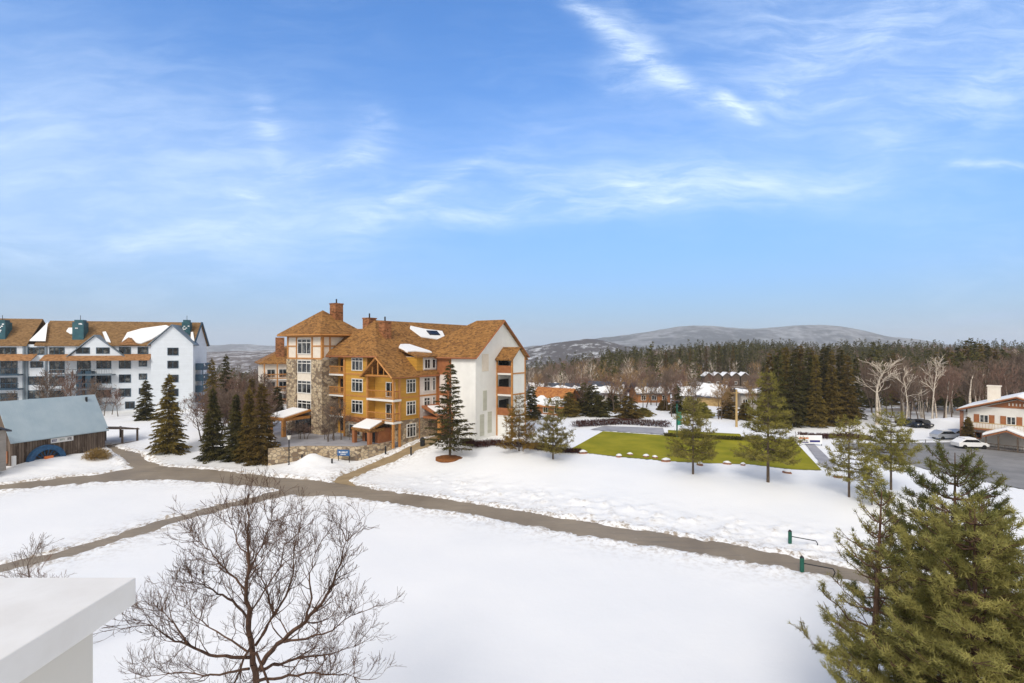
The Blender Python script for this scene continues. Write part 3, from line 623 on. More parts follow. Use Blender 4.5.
# entrances
def canopy(par, a0, a1, b0, b1, z, m_roof, snow, posts, pm):
    c = MB(); ez = .9; c.slab([(a0,b0,z),(a1,b0,z+.9),(a1,b1,z+.9),(a0,b1,z)], .25); c.box(a0+.1, a1, b0+.1, b1-.1, z-.45, z-.02); o = c.build('canopy', m_roof, par)
    if snow: s = MB(); s.slab([(a0+.1,b0+.15,z+.24),(a1-.3,b0+.3,z+1.02),(a1-.3,b1-.3,z+1.05),(a0+.1,b1-.15,z+.22)], .22); s.build('canopy_snow', M['snow'], o, bevel=.08)
    for p in posts: s = MB(); s.box(p[0]-.25, p[0]+.25, p[1]-.25, p[1]+.25, -.5, z-.4); s.build('canopy_post', pm, o)
canopy(LO, -6.0, -1.3, 17.2, 22.0, 2.9, M['wood'], True, [(-5.6,17.8),(-5.6,21.4)], M['wood'])
c = MB(); c.box(-1.5, -1.25, 17.3, 21.2, -.5, 2.8); c.build('entrance_doors', M['glass_dark'], LO)
canopy(LO, -2.8, 0, 1.6, 5.6, 2.2, M['shingle'], True, [(-2.5,2.0),(-2.5,5.2)], M['redwood'])
c = MB(); c.box(-1.0, 1.3, 1.8, 5.4, -.5, 2.0); c.build('entrance_porch', M['redwood'], LO); win(LO, (-1.0, 3.6, .9), (0,1,0), (-1,0,0), 2.4, 1.9, 2, 1, M['redwood'], M['glass_dark'], name='entrance_doors')
c = MB(); c.slab([(5.6,-3.6,3.6),(8.95,-3.6,3.6),(8.95,0,4.9),(5.6,0,4.9)], .3); c.box(5.8,8.9,-3.4,-.1,3.0,3.3); o = c.build('canopy', M['redwood'], LO)
c = MB(); c.slab([(5.8,-3.3,3.95),(7.6,-3.4,3.92),(8.3,-.9,4.8),(6.2,-.6,4.9)], .22); c.build('canopy_snow', M['snow'], o, bevel=.08)
for q in ((6.0,-3.2),(8.6,-3.2)): c = MB(); c.box(q[0]-.2,q[0]+.2,q[1]-.2,q[1]+.2,-.5,3.05); c.build('canopy_post', M['wood'], o)
# ------------------------------------------------------------------ stone retaining wall + terrace
wp = [hit(268,466), hit(300,462), hit(321,461.5), hit(357,462), hit(380,455), hit(394,449)]
wall = MB()
for i in range(len(wp)-1):
    p, q = wp[i], wp[i+1]; d = (q-p); d.z = 0; n = Vector((-d.y, d.x, 0)).normalized()*.5; zt = .15-.0*i
    zt0, zt1 = (.25, .25) if i < 4 else (.25, .25)
    vs = [(p.x,p.y,-3),(q.x,q.y,-3),(q.x+n.x,q.y+n.y,-3),(p.x+n.x,p.y+n.y,-3),(p.x,p.y,zt0),(q.x,q.y,zt1),(q.x+n.x,q.y+n.y,zt1),(p.x+n.x,p.y+n.y,zt0)]
    wall.add(vs, [(0,3,2,1),(4,5,6,7),(0,1,5,4),(1,2,6,5),(2,3,7,6),(3,0,4,7)])
tag(wall.build('retaining_wall', M['stone']), 'low fieldstone retaining wall below the lodge terrace, above the snow bank', 'wall')
tp = [(w.x, w.y+.3) for w in wp]+[(-13,77),(-22,90),(-44,92),(-36,78)]
t_ = MB(); t_.slab([(p[0],p[1],.06) for p in tp], .6); tag(t_.build('terrace', M['patio']), kind='structure')
# ------------------------------------------------------------------ generic little box-house helper in local coordinates
def house(label, loc, rz_, w, d, h, rise, wallm, roofm, snow=0.8, chim=None, group=None, over=.6, name='house', ridge='x', windows=3, ch_m=None):
    H = thing(name, label, 'house', loc, rz_, group); b = MB()
    if ridge == 'x':   # ridge along x, gables at the x ends
        b.add([(-w/2,-d/2,-1),(w/2,-d/2,-1),(w/2,d/2,-1),(-w/2,d/2,-1),(-w/2,-d/2,h),(w/2,-d/2,h),(w/2,d/2,h),(-w/2,d/2,h),(-w/2,0,h+rise),(w/2,0,h+rise)],
              [(0,1,5,4),(2,3,7,6),(1,2,6,9,5),(3,0,4,8,7),(0,3,2,1)])
        r1 = [(-w/2-over,-d/2-over,h-over*rise/(d/2)),(w/2+over,-d/2-over,h-over*rise/(d/2)),(w/2+over,0,h+rise),(-w/2-over,0,h+rise)]
        r2 = [(-w/2-over,0,h+rise),(w/2+over,0,h+rise),(w/2+over,d/2+over,h-over*rise/(d/2)),(-w/2-over,d/2+over,h-over*rise/(d/2))]
    else:
        b.add([(-w/2,-d/2,-1),(w/2,-d/2,-1),(w/2,d/2,-1),(-w/2,d/2,-1),(-w/2,-d/2,h),(w/2,-d/2,h),(w/2,d/2,h),(-w/2,d/2,h),(0,-d/2,h+rise),(0,d/2,h+rise)],
              [(0,1,5,8,4),(2,3,7,9,6),(1,2,6,5),(3,0,4,7),(0,3,2,1)])
        e = over*rise/(w/2)
        r1 = [(-w/2-over,-d/2-over,h-e),(0,-d/2-over,h+rise),(0,d/2+over,h+rise),(-w/2-over,d/2+over,h-e)]
        r2 = [(0,-d/2-over,h+rise),(w/2+over,-d/2-over,h-e),(w/2+over,d/2+over,h-e),(0,d/2+over,h+rise)]
    b.build('wall', wallm, H); ro = MB(); ro.slab([(p[0],p[1],p[2]+.25) for p in r1], .22); ro.slab([(p[0],p[1],p[2]+.25) for p in r2], .22); R0 = ro.build('roof', roofm, H)
    rnd = random.Random(hash((round(loc[0]), round(loc[1]))) & 0xffff); s = MB()
    for rr in (r1, r2):
        p0, p1, p2, p3 = [Vector(p) for p in rr]; n = 12
        lowA, lowB = (p0, p1) if ridge == 'x' else (p0, p3); hiA, hiB = (p3, p2) if ridge == 'x' else (p1, p2)
        if rr is r2: lowA, lowB, hiA, hiB = (p3, p2, p0, p1) if ridge == 'x' else (p1, p2, p0, p3)
        poly = [lowA.lerp(lowB, i/n).lerp(hiA.lerp(hiB, i/n), rnd.uniform(.02, .08)) for i in range(n+1)]
        top = [lowA.lerp(lowB, i/n).lerp(hiA.lerp(hiB, i/n), min(.99, snow+rnd.uniform(-.14, .14))) for i in range(n, -1, -1)]
        s.slab([(p.x,p.y,p.z+.5) for p in poly+top], .3)
    s.build('roof_snow', M['snow'], H)
    for i in range(windows):
        win(H, (-w/2+w*(i+.5)/windows, -d/2, min(1.6, h-1)), (1,0,0), (0,-1,0), 1.3, 1.3, 2, 1, gm=M['glass_dark'])
    if chim: c = MB(); c.box(chim[0]-.5, chim[0]+.5, chim[1]-.5, chim[1]+.5, h*.5, h+rise+1.1); c.box(chim[0]-.6, chim[0]+.6, chim[1]-.6, chim[1]+.6, h+rise+1.1, h+rise+1.25); c.build('chimney', ch_m or M['stone'], H)
    return H
def onY(px, Y): x = (px-512)/F*Y; return (x, Y, G(x, Y))
M['hroof'] = mat('rust_shingle', (.4,.17,.06), .85, 0, .2, shingle((.42,.17,.05), (.50,.22,.07), (.3,.11,.04)))
house('low house with rust orange roof, snow on its left slope, behind the yellowish pine', onY(556, 112), R(-38), 8.5, 8, 2.0, 3.2, M['housewood'], M['hroof'], .42)
house('snow roofed house with slate ridge behind the rust roofed house', onY(562, 150), R(5), 9, 8, 2.4, 2.4, M['housegrey'], M['slate'], .6)
house('dark gabled house with snow edged eaves left of the orange walled house', onY(607, 138), R(-24), 9, 9, 2.6, 2.6, M['housegrey'], M['slate'], .6, (2, 0))
house('orange walled house under a slate roof with snow along its eaves', onY(649, 136), R(6), 8.5, 7, 2.8, 2.2, M['housewood'], M['slate'], .5)
house('small snow covered gabled house with tan bargeboards, behind the lawn', onY(716, 142), R(35), 6.5, 7, 2.6, 2.8, M['housetan'], M['slate'], .95, ridge='y')
house('tan house with thick flat snow on its roof beside the wooden pole', onY(749, 138), R(-6), 6.5, 7, 3.6, 1.0, M['housegrey'], M['slate'], .7)
house('snowy low house right of the teal banner post', onY(694, 150), R(0), 10, 7, 2.2, 2, M['housegrey'], M['slate'], .95)
house('white snow roofed cottage far behind the lodge gable', onY(543, 165), R(8), 8, 7, 3, 2.5, M['frame'], M['slate'], .9)
for i, px in enumerate((707, 716, 725, 734, 743)):
    house('small far cabin with a snowy roof, %s in its row' % ('leftmost', 'second from left', 'middle one', 'second from right', 'rightmost')[i], onY(px, 235), R(0), 3.6, 4, 4.6, 1.5, M['bark'], M['slate'], .95, group='row of far cabins', ridge='y', windows=1, over=.4)
# row-end building left of the tower, farther back
RB = thing('annex_building', 'rear lodge building with cream walls and brown chimney left of the stone tower', 'building', (-57.5, 118, -1), R(30))
c = MB(); c.box(0, 12, 0, 14, -1, 11.2); c.build('wall', M['cream'], RB)
c = MB(); c.slab([(-.8,-.8,11.0),(12.8,-.8,11.0),(6,6,15)], .25); c.slab([(-.8,-.8,11.0),(6,6,15),(6,9,15),(-.8,14.8,11.0)], .25); c.slab([(12.8,-.8,11),(12.8,14.8,11),(6,9,15),(6,6,15)], .25); c.build('roof', M['shingle'], RB)
c = MB(); c.box(3.0, 4.8, 1.5, 3.3, 10, 17.0); c.build('chimney', M['brownpanel'], RB)
for z0 in (1.5, 4.4, 7.3):
    c = MB(); c.box(.3, 5.5, -1.2, 0, z0-.25, z0); bo = c.build('balcony', M['frame'], RB); rail(bo, (.3,-1.15,z0), (5.5,-1.15,z0), 1.1, M['wood'], gap=.25, post=.08)
    win(RB, (1.8,0,z0+1.3), (1,0,0), (0,-1,0), 1.8, 2.0, 2, 1); win(RB, (4.3,0,z0+1.3), (1,0,0), (0,-1,0), 1.8, 2.0, 2, 1)
c = MB()
for xx in (.3, 3.0, 5.5): c.box(xx-.12, xx+.12, -1.3, -1.1, -1, 10.9)
c.build('posts', M['wood'], RB)
# ------------------------------------------------------------------ THE WHITE APARTMENT BLOCK (left)
aw = math.atan2(.276, .961)
WB = thing('apartment_building', 'long white apartment block with tan roof and navy balconies at far left', 'building', (-70.7, 113.5, -.8), aw)
def ws(px, yl=0.0):
    r = (px-512)/F; ox, oy = -70.7-.276*yl, 113.5+.961*yl; return (oy*r-ox)/(.961-.276*r)
def wz(px, py, yl=0.0): s = ws(px, yl); return CZ+.8-(py-348)/F*(113.5+.961*yl+.276*s)
xl = ws(-60); xg = ws(151)
RY, RB_ = 6.6, 12.2; e = wz(100, 344.5); rd = wz(120, 321.5, RY)
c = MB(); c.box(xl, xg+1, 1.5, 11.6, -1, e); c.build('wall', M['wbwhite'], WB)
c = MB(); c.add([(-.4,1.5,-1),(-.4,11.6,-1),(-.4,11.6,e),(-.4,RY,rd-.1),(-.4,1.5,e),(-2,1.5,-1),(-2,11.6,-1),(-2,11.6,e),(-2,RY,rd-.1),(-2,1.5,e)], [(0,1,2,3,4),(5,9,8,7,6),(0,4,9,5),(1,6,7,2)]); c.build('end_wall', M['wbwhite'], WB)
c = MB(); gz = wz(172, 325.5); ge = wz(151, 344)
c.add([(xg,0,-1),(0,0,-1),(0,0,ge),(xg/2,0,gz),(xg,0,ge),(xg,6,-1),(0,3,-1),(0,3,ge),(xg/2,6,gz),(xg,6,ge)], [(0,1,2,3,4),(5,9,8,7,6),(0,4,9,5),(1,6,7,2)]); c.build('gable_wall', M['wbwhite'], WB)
xa, xb = ws(44, 9), ws(52, 9)
def wroof(x0, x1, rd_): 
    c = MB(); c.slab([(x0,1.0,e-.1),(x1,1.0,e-.1),(x1,RY,rd_),(x0,RY,rd_)], .25); c.slab([(x0,RY,rd_),(x1,RY,rd_),(x1,RB_,e-.1),(x0,RB_,e-.1)], .25); c.build('roof', M['wb_shingle'], WB)
wroof(xl, ws(43, RY), rd+.35); wroof(ws(41, 2)+.3, ws(56, RY), rd-1.4); wroof(ws(50, RY), -.1, rd)
c = MB(); c.slab([(xg-.5,-.5,ge-.15),(xg/2,-.5,gz+.25),(xg/2,6,gz+.25),(xg-.5,4,ge-.15)], .2); c.slab([(xg/2,-.5,gz+.25),(.5,-.5,ge-.15),(.5,2.5,ge-.15),(xg/2,6,gz+.25)], .2); c.build('gable_roof', M['greytrim'], WB)
# centre gable
g0, g1, gm_ = ws(66), ws(122), ws(93); zb_, zt_ = wz(95, 357), wz(93, 336)
c = MB(); c.add([(g0,.9,zb_),(g1,.9,zb_),(gm_,.9,zt_),(g0,4,zb_),(g1,4,zb_),(gm_,4,zt_)], [(0,1,2),(5,4,3),(0,2,5,3),(1,4,5,2)]); c.build('small_gable', M['wbwhite'], WB)
c = MB(); c.slab([(g0-.3,.5,zb_+.1),(gm_,.5,zt_+.3),(gm_,5,zt_+.3),(g0-.3,5,zb_+.1)], .2); c.slab([(gm_,.5,zt_+.3),(g1+.3,.5,zb_+.1),(g1+.3,5,zb_+.1),(gm_,5,zt_+.3)], .2); c.build('small_gable_roof', M['greytrim'], WB)
# brown pent roofs
def pent(p0, p1):
    s0, s1 = ws(p0), ws(p1); z1 = wz((p0+p1)/2, 355.5); c = MB(); c.slab([(s0,-.6,z1-.9),(s1,-.6,z1-.9),(s1,1.5,z1+.3),(s0,1.5,z1+.3)], .2); c.build('pent_roof', M['wb_pent'], WB)
pent(-60, 33); pent(41, 150.5)
# roof snow
def slz(y): return e-.1+(y-1)/(RY-1)*(rd-e+.1)
def wsnow(pts, y_off=.12):
    c = MB(); c.slab([(x, y, slz(y)+.22+y_off) for x, y in pts], .22); c.build('roof_snow', M['snow'], WB)
wsnow([(ws(123,2),1.4),(ws(128,2),2.6),(ws(134,2),1.3),(ws(141,1),1.2),(ws(152,2),2.2),(ws(171,5),5.0),(ws(165,5),5.5),(ws(140,4),4.6),(ws(126,3),3.6)])
wsnow([(ws(64,3),3.9),(ws(70,3),3.3),(ws(78,3),3.6),(ws(76,4),4.7),(ws(67,4),4.6)])
wsnow([(ws(29,1),1.2),(ws(45,1),1.2),(ws(48,4),3.6),(ws(44,4),5.4),(ws(38,3),3.0)], .6)
wsnow([(ws(101,3),3.7),(ws(104,3),3.8),(ws(112,2),1.4),(ws(107,2),1.6)])
wsnow([(ws(190,3),3.6),(ws(192,3),3.7),(ws(195,2),1.6),(ws(191,2),1.8)], .3)
c = MB(); s = ws(131,2); c.add([(s-1.8,.7,e-.05),(s+1.8,.7,e-.05),(s,.7,e+1.5),(s-1.8,5,e-.05),(s+1.8,5,e-.05),(s,5,e+1.5)], [(0,1,2),(5,4,3),(0,2,5,3),(1,4,5,2)]); c.build('dormer', M['wb_pent'], WB)
# chimneys (teal, snow on them)
for px, w, yl in ((2.5, 10, 3.2), (80.5, 9.5, 3.2), (187, 7.5, 4.2)):
    s = ws(px, yl); ww = w*.215; zt = wz(px, 320, yl); c = MB(); c.box(s-ww/2, s+ww/2, yl-ww/2, yl+ww/2, e, zt-.5); c.box(s-ww*.38, s+ww*.38, yl-ww*.38, yl+ww*.38, zt-.5, zt); ch = c.build('chimney', M['teal'], WB)
    c = MB(); rnd = random.Random(int(px))
    for k in range(6): xx = s+rnd.uniform(-.35,.35)*ww; z1 = rnd.uniform(e+2.2, zt-.9); c.box(xx-.17, xx+.17, yl-ww/2-.05, yl-ww/2+.02, z1, z1+.2)
    c.build('snow_patch', M['snow'], ch)
    c = MB(); c.bar((s, yl, zt), (s, yl, zt+1), .05); c.build('flue', M['dark_metal'], ch)
# vertical downpipes / party wall lines
for px in (24, 27, 46):
    s = ws(px, 1.4); c = MB(); c.box(s-.18, s+.18, 1.25, 1.48, -1, e); c.build('pilaster', M['greytrim'], WB)
def W_(px, py, w, h, cols=2, fm='navy', yl=1.5, gm='glass'):
    win(WB, (ws(px, yl), yl, wz(px, py, yl)), (1,0,0), (0,-1,0), w*.222, h*.222, cols, 1, M[fm], M[gm], fr=.12)
for px, w in ((8,13), (37,13), (57,12)): W_(px, 351, w, 7, 3)
for px, w in ((83,11),(103,11)): W_(px, 350.5, w, 6, 2, yl=.9)
for px, w in ((125,10),(143,9)): W_(px, 350.5, w, 7, 2)
for px, w, py, h in ((9,13,368,13),(37,10,364.5,6),(37,13,380.5,8),(37,13,394.5,8),(84,11,366,10),(104,12,364.5,8),(125,10,364.5,8),(143,7,363.5,6),(143,7,376.5,6),(125,10,378.5,8),(125,10,392.5,8),(104,12,379,9),(104,12,393,9),(84,10,380,9),(84,10,394,9),(57,12,367,11),(57,12,381,9),(57,12,395,9),(9,13,383,10),(9,13,398,9),(143,7,391,6),(130,8,405,7),(37,13,408,7)):
    W_(px, py, w, h, 3 if w > 11 else 2)
for py in (351.5, 364.5, 378.5, 392.5): W_(173, py, 9.5, 7.5, 2, yl=0, gm='glass_dark')
W_(173, 406, 9.5, 7.5, 2, yl=0)
# balconies
for px0, px1 in ((-20, 19), (49, 112)):
    for py in (372.5, 387, 401.5):
        s0, s1 = ws(px0, -.2), ws(px1, -.2); z = wz((px0+px1)/2, py+2, -.2); c = MB(); c.box(s0, s1, -.3, 1.5, z-.25, z); bo = c.build('balcony', M['navy' if px0 < 0 else 'greytrim'], WB)
        rail(bo, (s0,-.25,z), (s1,-.25,z), 1.1, M['navy'] if px0 < 0 else M['greytrim'], gap=.45, post=.05)
for px in (79, 88):
    s = ws(px, -.3); c = MB(); c.box(s-.5, s+.5, -.28, 1.4, -1, wz(px, 371)); c.build('balcony_column', M['navy'], WB)
for py in (368, 379, 390, 400):      # dark balconies on the right end wall
    z = wz(195, py+1, 2); c = MB(); c.box(.05, 1.6, 1.5, 7.5, z-.25, z); bo = c.build('end_balcony', M['navy'], WB)
    c = MB(); c.box(1.5, 1.6, 1.5, 7.5, z, z+1.3); c.box(.05, 1.5, 1.45, 1.53, z, z+1.3); c.build('railing', M['navy'], bo)
    c = MB(); rnd = random.Random(py)
    for k in range(5): yy_ = rnd.uniform(1.8, 7); zz_ = z+rnd.uniform(0, 1); c.box(1.6, 1.66, yy_, yy_+.5, zz_, zz_+.25)
    c.build('snow_patch', M['snow'], bo)
c = MB(); c.box(1.38, 1.56, 1.5, 1.7, -1, wz(195, 366, 2)); c.box(1.38, 1.56, 7.2, 7.4, -1, wz(195, 366, 2)); c.build('end_posts', M['navy'], WB)
c = MB(); c.bar((-.05, .9, e-.2), (-.05, RY, rd), .2); c.bar((-.05, RY, rd), (-.05, RB_, e-.2), .2); c.build('rake_board', M['navy'], WB)
# ------------------------------------------------------------------ BARN
bl = Vector((-62.4, 64, -1.2)); br = Vector((-58.5, 73.6)); bd = (Vector((br.x-bl.x, br.y-bl.y))); Lb = bd.length
BN = thing('barn', 'weathered board barn with steep blue grey metal roof beside the lane', 'barn', bl, math.atan2(bd.y, bd.x))
ez, rz0, w2 = 3.2, 7.85, 3.0
c = MB(); c.add([(0,0,-1),(Lb,0,-1),(Lb,2*w2,-1),(0,2*w2,-1),(0,0,ez),(Lb,0,ez),(Lb,2*w2,ez),(0,2*w2,ez),(0,w2,rz0-.1),(Lb,w2,rz0-.1)], [(0,1,5,4),(2,3,7,6),(1,2,6,9,5),(3,0,4,8,7)]); c.build('wall', M['barn'], BN)
c = MB(); c.slab([(-.35,-.3,ez-.3),(Lb+.35,-.3,ez-.3),(Lb+.35,w2,rz0+.05),(-.35,w2,rz0+.05)], .12); c.slab([(-.35,w2,rz0+.05),(Lb+.35,w2,rz0+.05),(Lb+.35,2*w2+.3,ez-.3),(-.35,2*w2+.3,ez-.3)], .12); rf = c.build('roof', M['barnroof'], BN)
c = MB(); c.bar((Lb-1.0,w2-.5,rz0-1.0),(Lb-1.0,w2-.5,rz0-.2), .14, sides=8); c.build('vent', M['dark_metal'], rf)
# sign on the wall, small unreadable lettering in three groups
def bpx(px):   # local x on the wall plane
    r = (px-512)/F; dx_, dy_ = bd.x/Lb, bd.y/Lb; return (r*bl.y-bl.x)/(dx_-r*dy_)
s0, s1 = bpx(50.5), bpx(73); c = MB(); c.box(s0, s1, -.1, -.03, 2.1, 2.72); sg = c.build('sign', M['sign_white'], BN)
def glyphs(par, x0, x1, z0, z1, y, n, m, name='lettering'):
    c = MB(); rnd = random.Random(n*7+int(x0*10)); w = (x1-x0)/n; f = .28*w
    for i in range(n):
        a = x0+i*w+.1*w; bb = a+.75*w; k = rnd.choice('EHLOT'); H_ = z1-z0; t = H_*.2
        if k in 'EHLO': c.box(a, a+f, y-.02, y, z0, z1)
        if k in 'HO': c.box(bb-f, bb, y-.02, y, z0, z1)
        if k in 'ELO': c.box(a+f, (bb if k != 'O' else bb-f), y-.02, y, z0, z0+t)
        if k in 'EO': c.box(a+f, (bb if k != 'O' else bb-f), y-.02, y, z1-t, z1)
        if k in 'EH': c.box(a+f, (bb if k == 'E' else bb-f), y-.02, y, (z0+z1)/2-t/2, (z0+z1)/2+t/2)
        if k == 'T': c.box(a, bb, y-.02, y, z1-t, z1); c.box((a+bb)/2-f/2, (a+bb)/2+f/2, y-.02, y, z0, z1-t)
    c.build(name, m, par)
ls = s1-s0
M['ink_blue'] = mat('navy_letter_paint', (.03,.03,.16), .6); M['ink_grey'] = mat('grey_green_letter_paint', (.3,.36,.33), .6); M['ink_black'] = mat('black_letter_paint', (.03,.02,.04), .6)
glyphs(sg, s0+ls*.05, s0+ls*.26, 2.25, 2.57, -.1, 4, M['ink_blue']); glyphs(sg, s0+ls*.38, s0+ls*.62, 2.3, 2.52, -.1, 6, M['ink_grey']); glyphs(sg, s0+ls*.73, s0+ls*.94, 2.25, 2.57, -.1, 4, M['ink_black'])
# half-sunk blue wheel arch
c = MB(); wx0 = bpx(44.5); n = 26; r1, r2 = 2.05, 1.45
for k in range(n):
    t0, t1 = math.pi*k/n, math.pi*(k+1)/n; vs = []
    for rr in (r2, r1):
        for t in (t0, t1):
            for yv in (-.75, -.15): vs.append((wx0+rr*math.cos(t), yv, .0+rr*math.sin(t)))
    c.add(vs, [(0,1,3,2),(4,6,7,5),(0,2,6,4),(1,5,7,3),(0,4,5,1),(2,3,7,6)])
ww = c.build('water_wheel', M['wheelblue'], BN)
c = MB()
for k in range(1, 9): t = math.pi*k/9; c.bar((wx0, -.45, 0), (wx0+1.5*math.cos(t), -.45, 1.5*math.sin(t)), .07)
c.build('spoke', M['wheelblue'], ww)
c = MB(); c.box(wx0-.45, wx0+.45, -1.1, -.8, .05, .65); tag(c.build('orange_box', M['orange'], BN), 'orange bin front below the wheel')
# side porch at right end
c = MB(); c.slab([(Lb+.1,-.2,3.2),(Lb+4.6,-.2,2.5),(Lb+4.6,4.2,2.5),(Lb+.1,4.2,3.2)], .18); po = c.build('porch_roof', M['barn'], BN)
for q in ((Lb+2.3,0),(Lb+4.4,0),(Lb+4.4,4),(Lb+2.3,4)): c = MB(); c.box(q[0]-.1,q[0]+.1,q[1]-.1,q[1]+.1,-1.2,2.6); c.build('porch_post', M['barn'], po)
rail(po, (Lb+.3,0,-.4), (Lb+4.4,0,-.4), 1.0, M['barn'], gap=.4); rail(po, (Lb+4.4,0,-.4), (Lb+4.4,4,-.4), 1.0, M['barn'], gap=.4)
c = MB(); c.box(Lb, Lb+4.5, 0, 4.1, -1.2, -.45); c.build('deck', M['barn'], po)
# gable-end trim
c = MB(); c.box(-.12,-.03, 1.0, 1.9, .2, 1.7); c.build('door', M['redwood'], BN)
c = MB(); c.box(-.1,-.03, 2.6, 3.5, 3.0, 4.2); c.build('window', M['sign_white'], BN)
for (y0, z0) in ((-.03-.0, 0),):
    c = MB(); c.box(bpx(2)*0-.35, -.05, -.9, -.5, .0, 1.3); c.build('notice_board', M['sign_white'], BN)
SH = thing('shed', 'grey green shed corner at the left edge in front of the barn', 'shed', at(-19, 452, 58), R(0))
c = MB(); c.box(-3, -1.1, 0, 4, -3, 1.9); c.build('wall', M['housegrey'], SH); c = MB(); c.slab([(-3.4,-.4,1.8),(-.8,-.4,1.8),(-.8,2,2.8),(-3.4,2,2.8)], .2); c.slab([(-3.4,2,2.8),(-.8,2,2.8),(-.8,4.4,1.8),(-3.4,4.4,1.8)], .2); c.build('roof', M['slate'], SH)
# rail fence in front of the barn
FN = thing('rail_fence', 'low weathered rail fence in front of the barn wheel', 'fence'); pts = [hit(18,464), hit(40,463), hit(62,459), hit(84,455)]
for i in range(3):
    c = MB()
    for zz_ in (.35, .8): c.bar(pts[i]+Vector((0,0,zz_)), pts[i+1]+Vector((0,0,zz_)), .07)
    c.build('rail', M['barn'], FN)
for p in pts: c = MB(); c.bar(p-Vector((0,0,.3)), p+Vector((0,0,1.05)), .11, sides=6); c.build('fence_post', M['barn'], FN)
# ------------------------------------------------------------------ CHALET (right)
CH = thing('chalet', 'white chalet with red brown gable, shutters and long balcony at the right edge', 'house', (77.6, 78.6, -2), R(-50))
k = .115
c = MB(); hw = 5.8; c.add([(-hw,0,-1),(hw,0,-1),(hw,0,5.6),(0,0,7.6),(-hw,0,5.6),(-hw,12,-1),(hw,12,-1),(hw,12,5.6),(0,12,7.6),(-hw,12,5.6)], [(0,1,2,3,4),(5,9,8,7,6),(0,4,9,5),(1,6,7,2)]); c.build('wall', mat('white_stucco', (.72,.70,.66), .8, 0, .2, mottled((.68,.66,.61), (.76,.74,.71), 1.2)), CH)
c = MB(); c.slab([(-hw-1.2,-1.2,5.55),(0,-1.2,8.05),(0,12.5,8.05),(-hw-1.2,12.5,5.55)], .2); c.slab([(0,-1.2,8.05),(hw+1.2,-1.2,5.55),(hw+1.2,12.5,5.55),(0,12.5,8.05)], .2); rf = c.build('roof', M['wb_shingle'], CH)
c = MB(); c.slab([(-hw-1.0,-.9,5.8),(0,-.9,8.2),(0,12,8.2),(-hw-1.0,12,5.8)], .14); c.slab([(0,-.9,8.2),(hw+1.0,-.9,5.8),(hw+1.0,12,5.8),(0,12,8.2)], .14); c.build('roof_snow', M['snow'], rf)
c = MB(); c.bar((-hw-1.2,-1.25,5.42),(0,-1.25,7.95),.13); c.bar((0,-1.25,7.95),(hw+1.2,-1.25,5.42),.13); c.build('bargeboard', M['redwood'], CH)
c = MB(); c.add([(-3.6,-.08,6.2),(3.6,-.08,6.2),(0,-.08,7.5),(-3.6,-.01,6.2),(3.6,-.01,6.2),(0,-.01,7.5)], [(0,1,2),(5,4,3),(0,3,4,1)]); c.build('gable_panel', M['redwood'], CH)
for i in range(5): c = MB(); c.box(-.9+i*.4-.08, -.9+i*.4+.08, -.14, -.09, 6.55, 6.95); c.build('gable_slot', M['cream'], CH)
for px in (984, 1011, 1043):
    xx = (px-1017)*k; win(CH, (xx,0,4.25), (1,0,0), (0,-1,0), 1.1, 1.3, 2, 1)
    for s in (-1, 1): c = MB(); c.box(xx+s*.9-.32, xx+s*.9+.32, -.1, -.02, 3.6, 4.9); c.build('shutter', M['redwood'], CH)
c = MB(); c.box(-hw+.2, hw, -1.3, 0, 2.55, 2.75); bo = c.build('balcony', M['redwood'], CH); rail(bo, (-hw+.2,-1.25,2.75), (hw,-1.25,2.75), .95, M['housetan'], gap=.35, post=.05)
win(CH, ((978-1017)*k,0,1.5), (1,0,0), (0,-1,0), .8, 1.0, 1, 1, M['redwood'])
c = MB(); pw = 2.6; px_ = (1010-1017)*k; c.slab([(px_-pw,-4.2,2.0),(px_,-4.2,3.1),(px_,0,3.1),(px_-pw,0,2.0)], .16); c.slab([(px_,-4.2,3.1),(px_+pw,-4.2,2.0),(px_+pw,0,2.0),(px_,0,3.1)], .16); po = c.build('porch_roof', M['redwood'], CH)
c = MB(); c.slab([(px_-pw-.1,-4.0,2.4),(px_,-4.0,3.55),(px_,-.1,3.55),(px_-pw-.1,-.1,2.4)], .38); c.slab([(px_,-4.0,3.55),(px_+pw+.1,-4.0,2.4),(px_+pw+.1,-.1,2.4),(px_,-.1,3.55)], .38); c.build('porch_snow', M['snow'], po, bevel=.1)
for s in (-pw+.3, -.9, 1.2, pw-.3): c = MB(); c.box(px_+s-.09, px_+s+.09, -4.0, -3.82, -.2, 2.2); c.build('porch_post', M['bark'], po)
rail(po, (px_-pw+.3,-3.9,0), (px_+pw-.3,-3.9,0), .9, M['bark'], gap=.5)
c = MB(); cxx = (990-1017)*k; c.box(cxx-.75, cxx+.75, 3.5, 4.6, 4, 9.2); c.box(cxx-.85, cxx+.85, 3.4, 4.7, 9.2, 9.4); c.build('chimney', M['cream'], CH)
c = MB(); c.box(-hw-.9,-hw-.5,-.3,.3,-1,5.3); c.build('corner_post', M['rock'], CH)
# snow bank behind the parking lot
p = Vector((60, 96, -2)); c = MB()
n1, n2 = 40, 12; V = []
for i in range(n1):
    for j in range(n2):
        x_ = 80+i*.34; y_ = 90+j*1.3; t = math.sin(math.pi*j/(n2-1))*min(1, math.sin(math.pi*i/(n1-1))*2.5); V.append((x_, y_, G(x_, y_)-.2+2.3*t*(1+.3*float(fbm(x_*.4, y_*.4, 2)))))
ii = np.arange(n1*n2).reshape(n1, n2); tag(npmesh('snow_bank', V, np.c_[ii[:-1,:-1].ravel(), ii[1:,:-1].ravel(), ii[1:,1:].ravel(), ii[:-1,1:].ravel()], M['snow'], smooth=True), kind='structure')
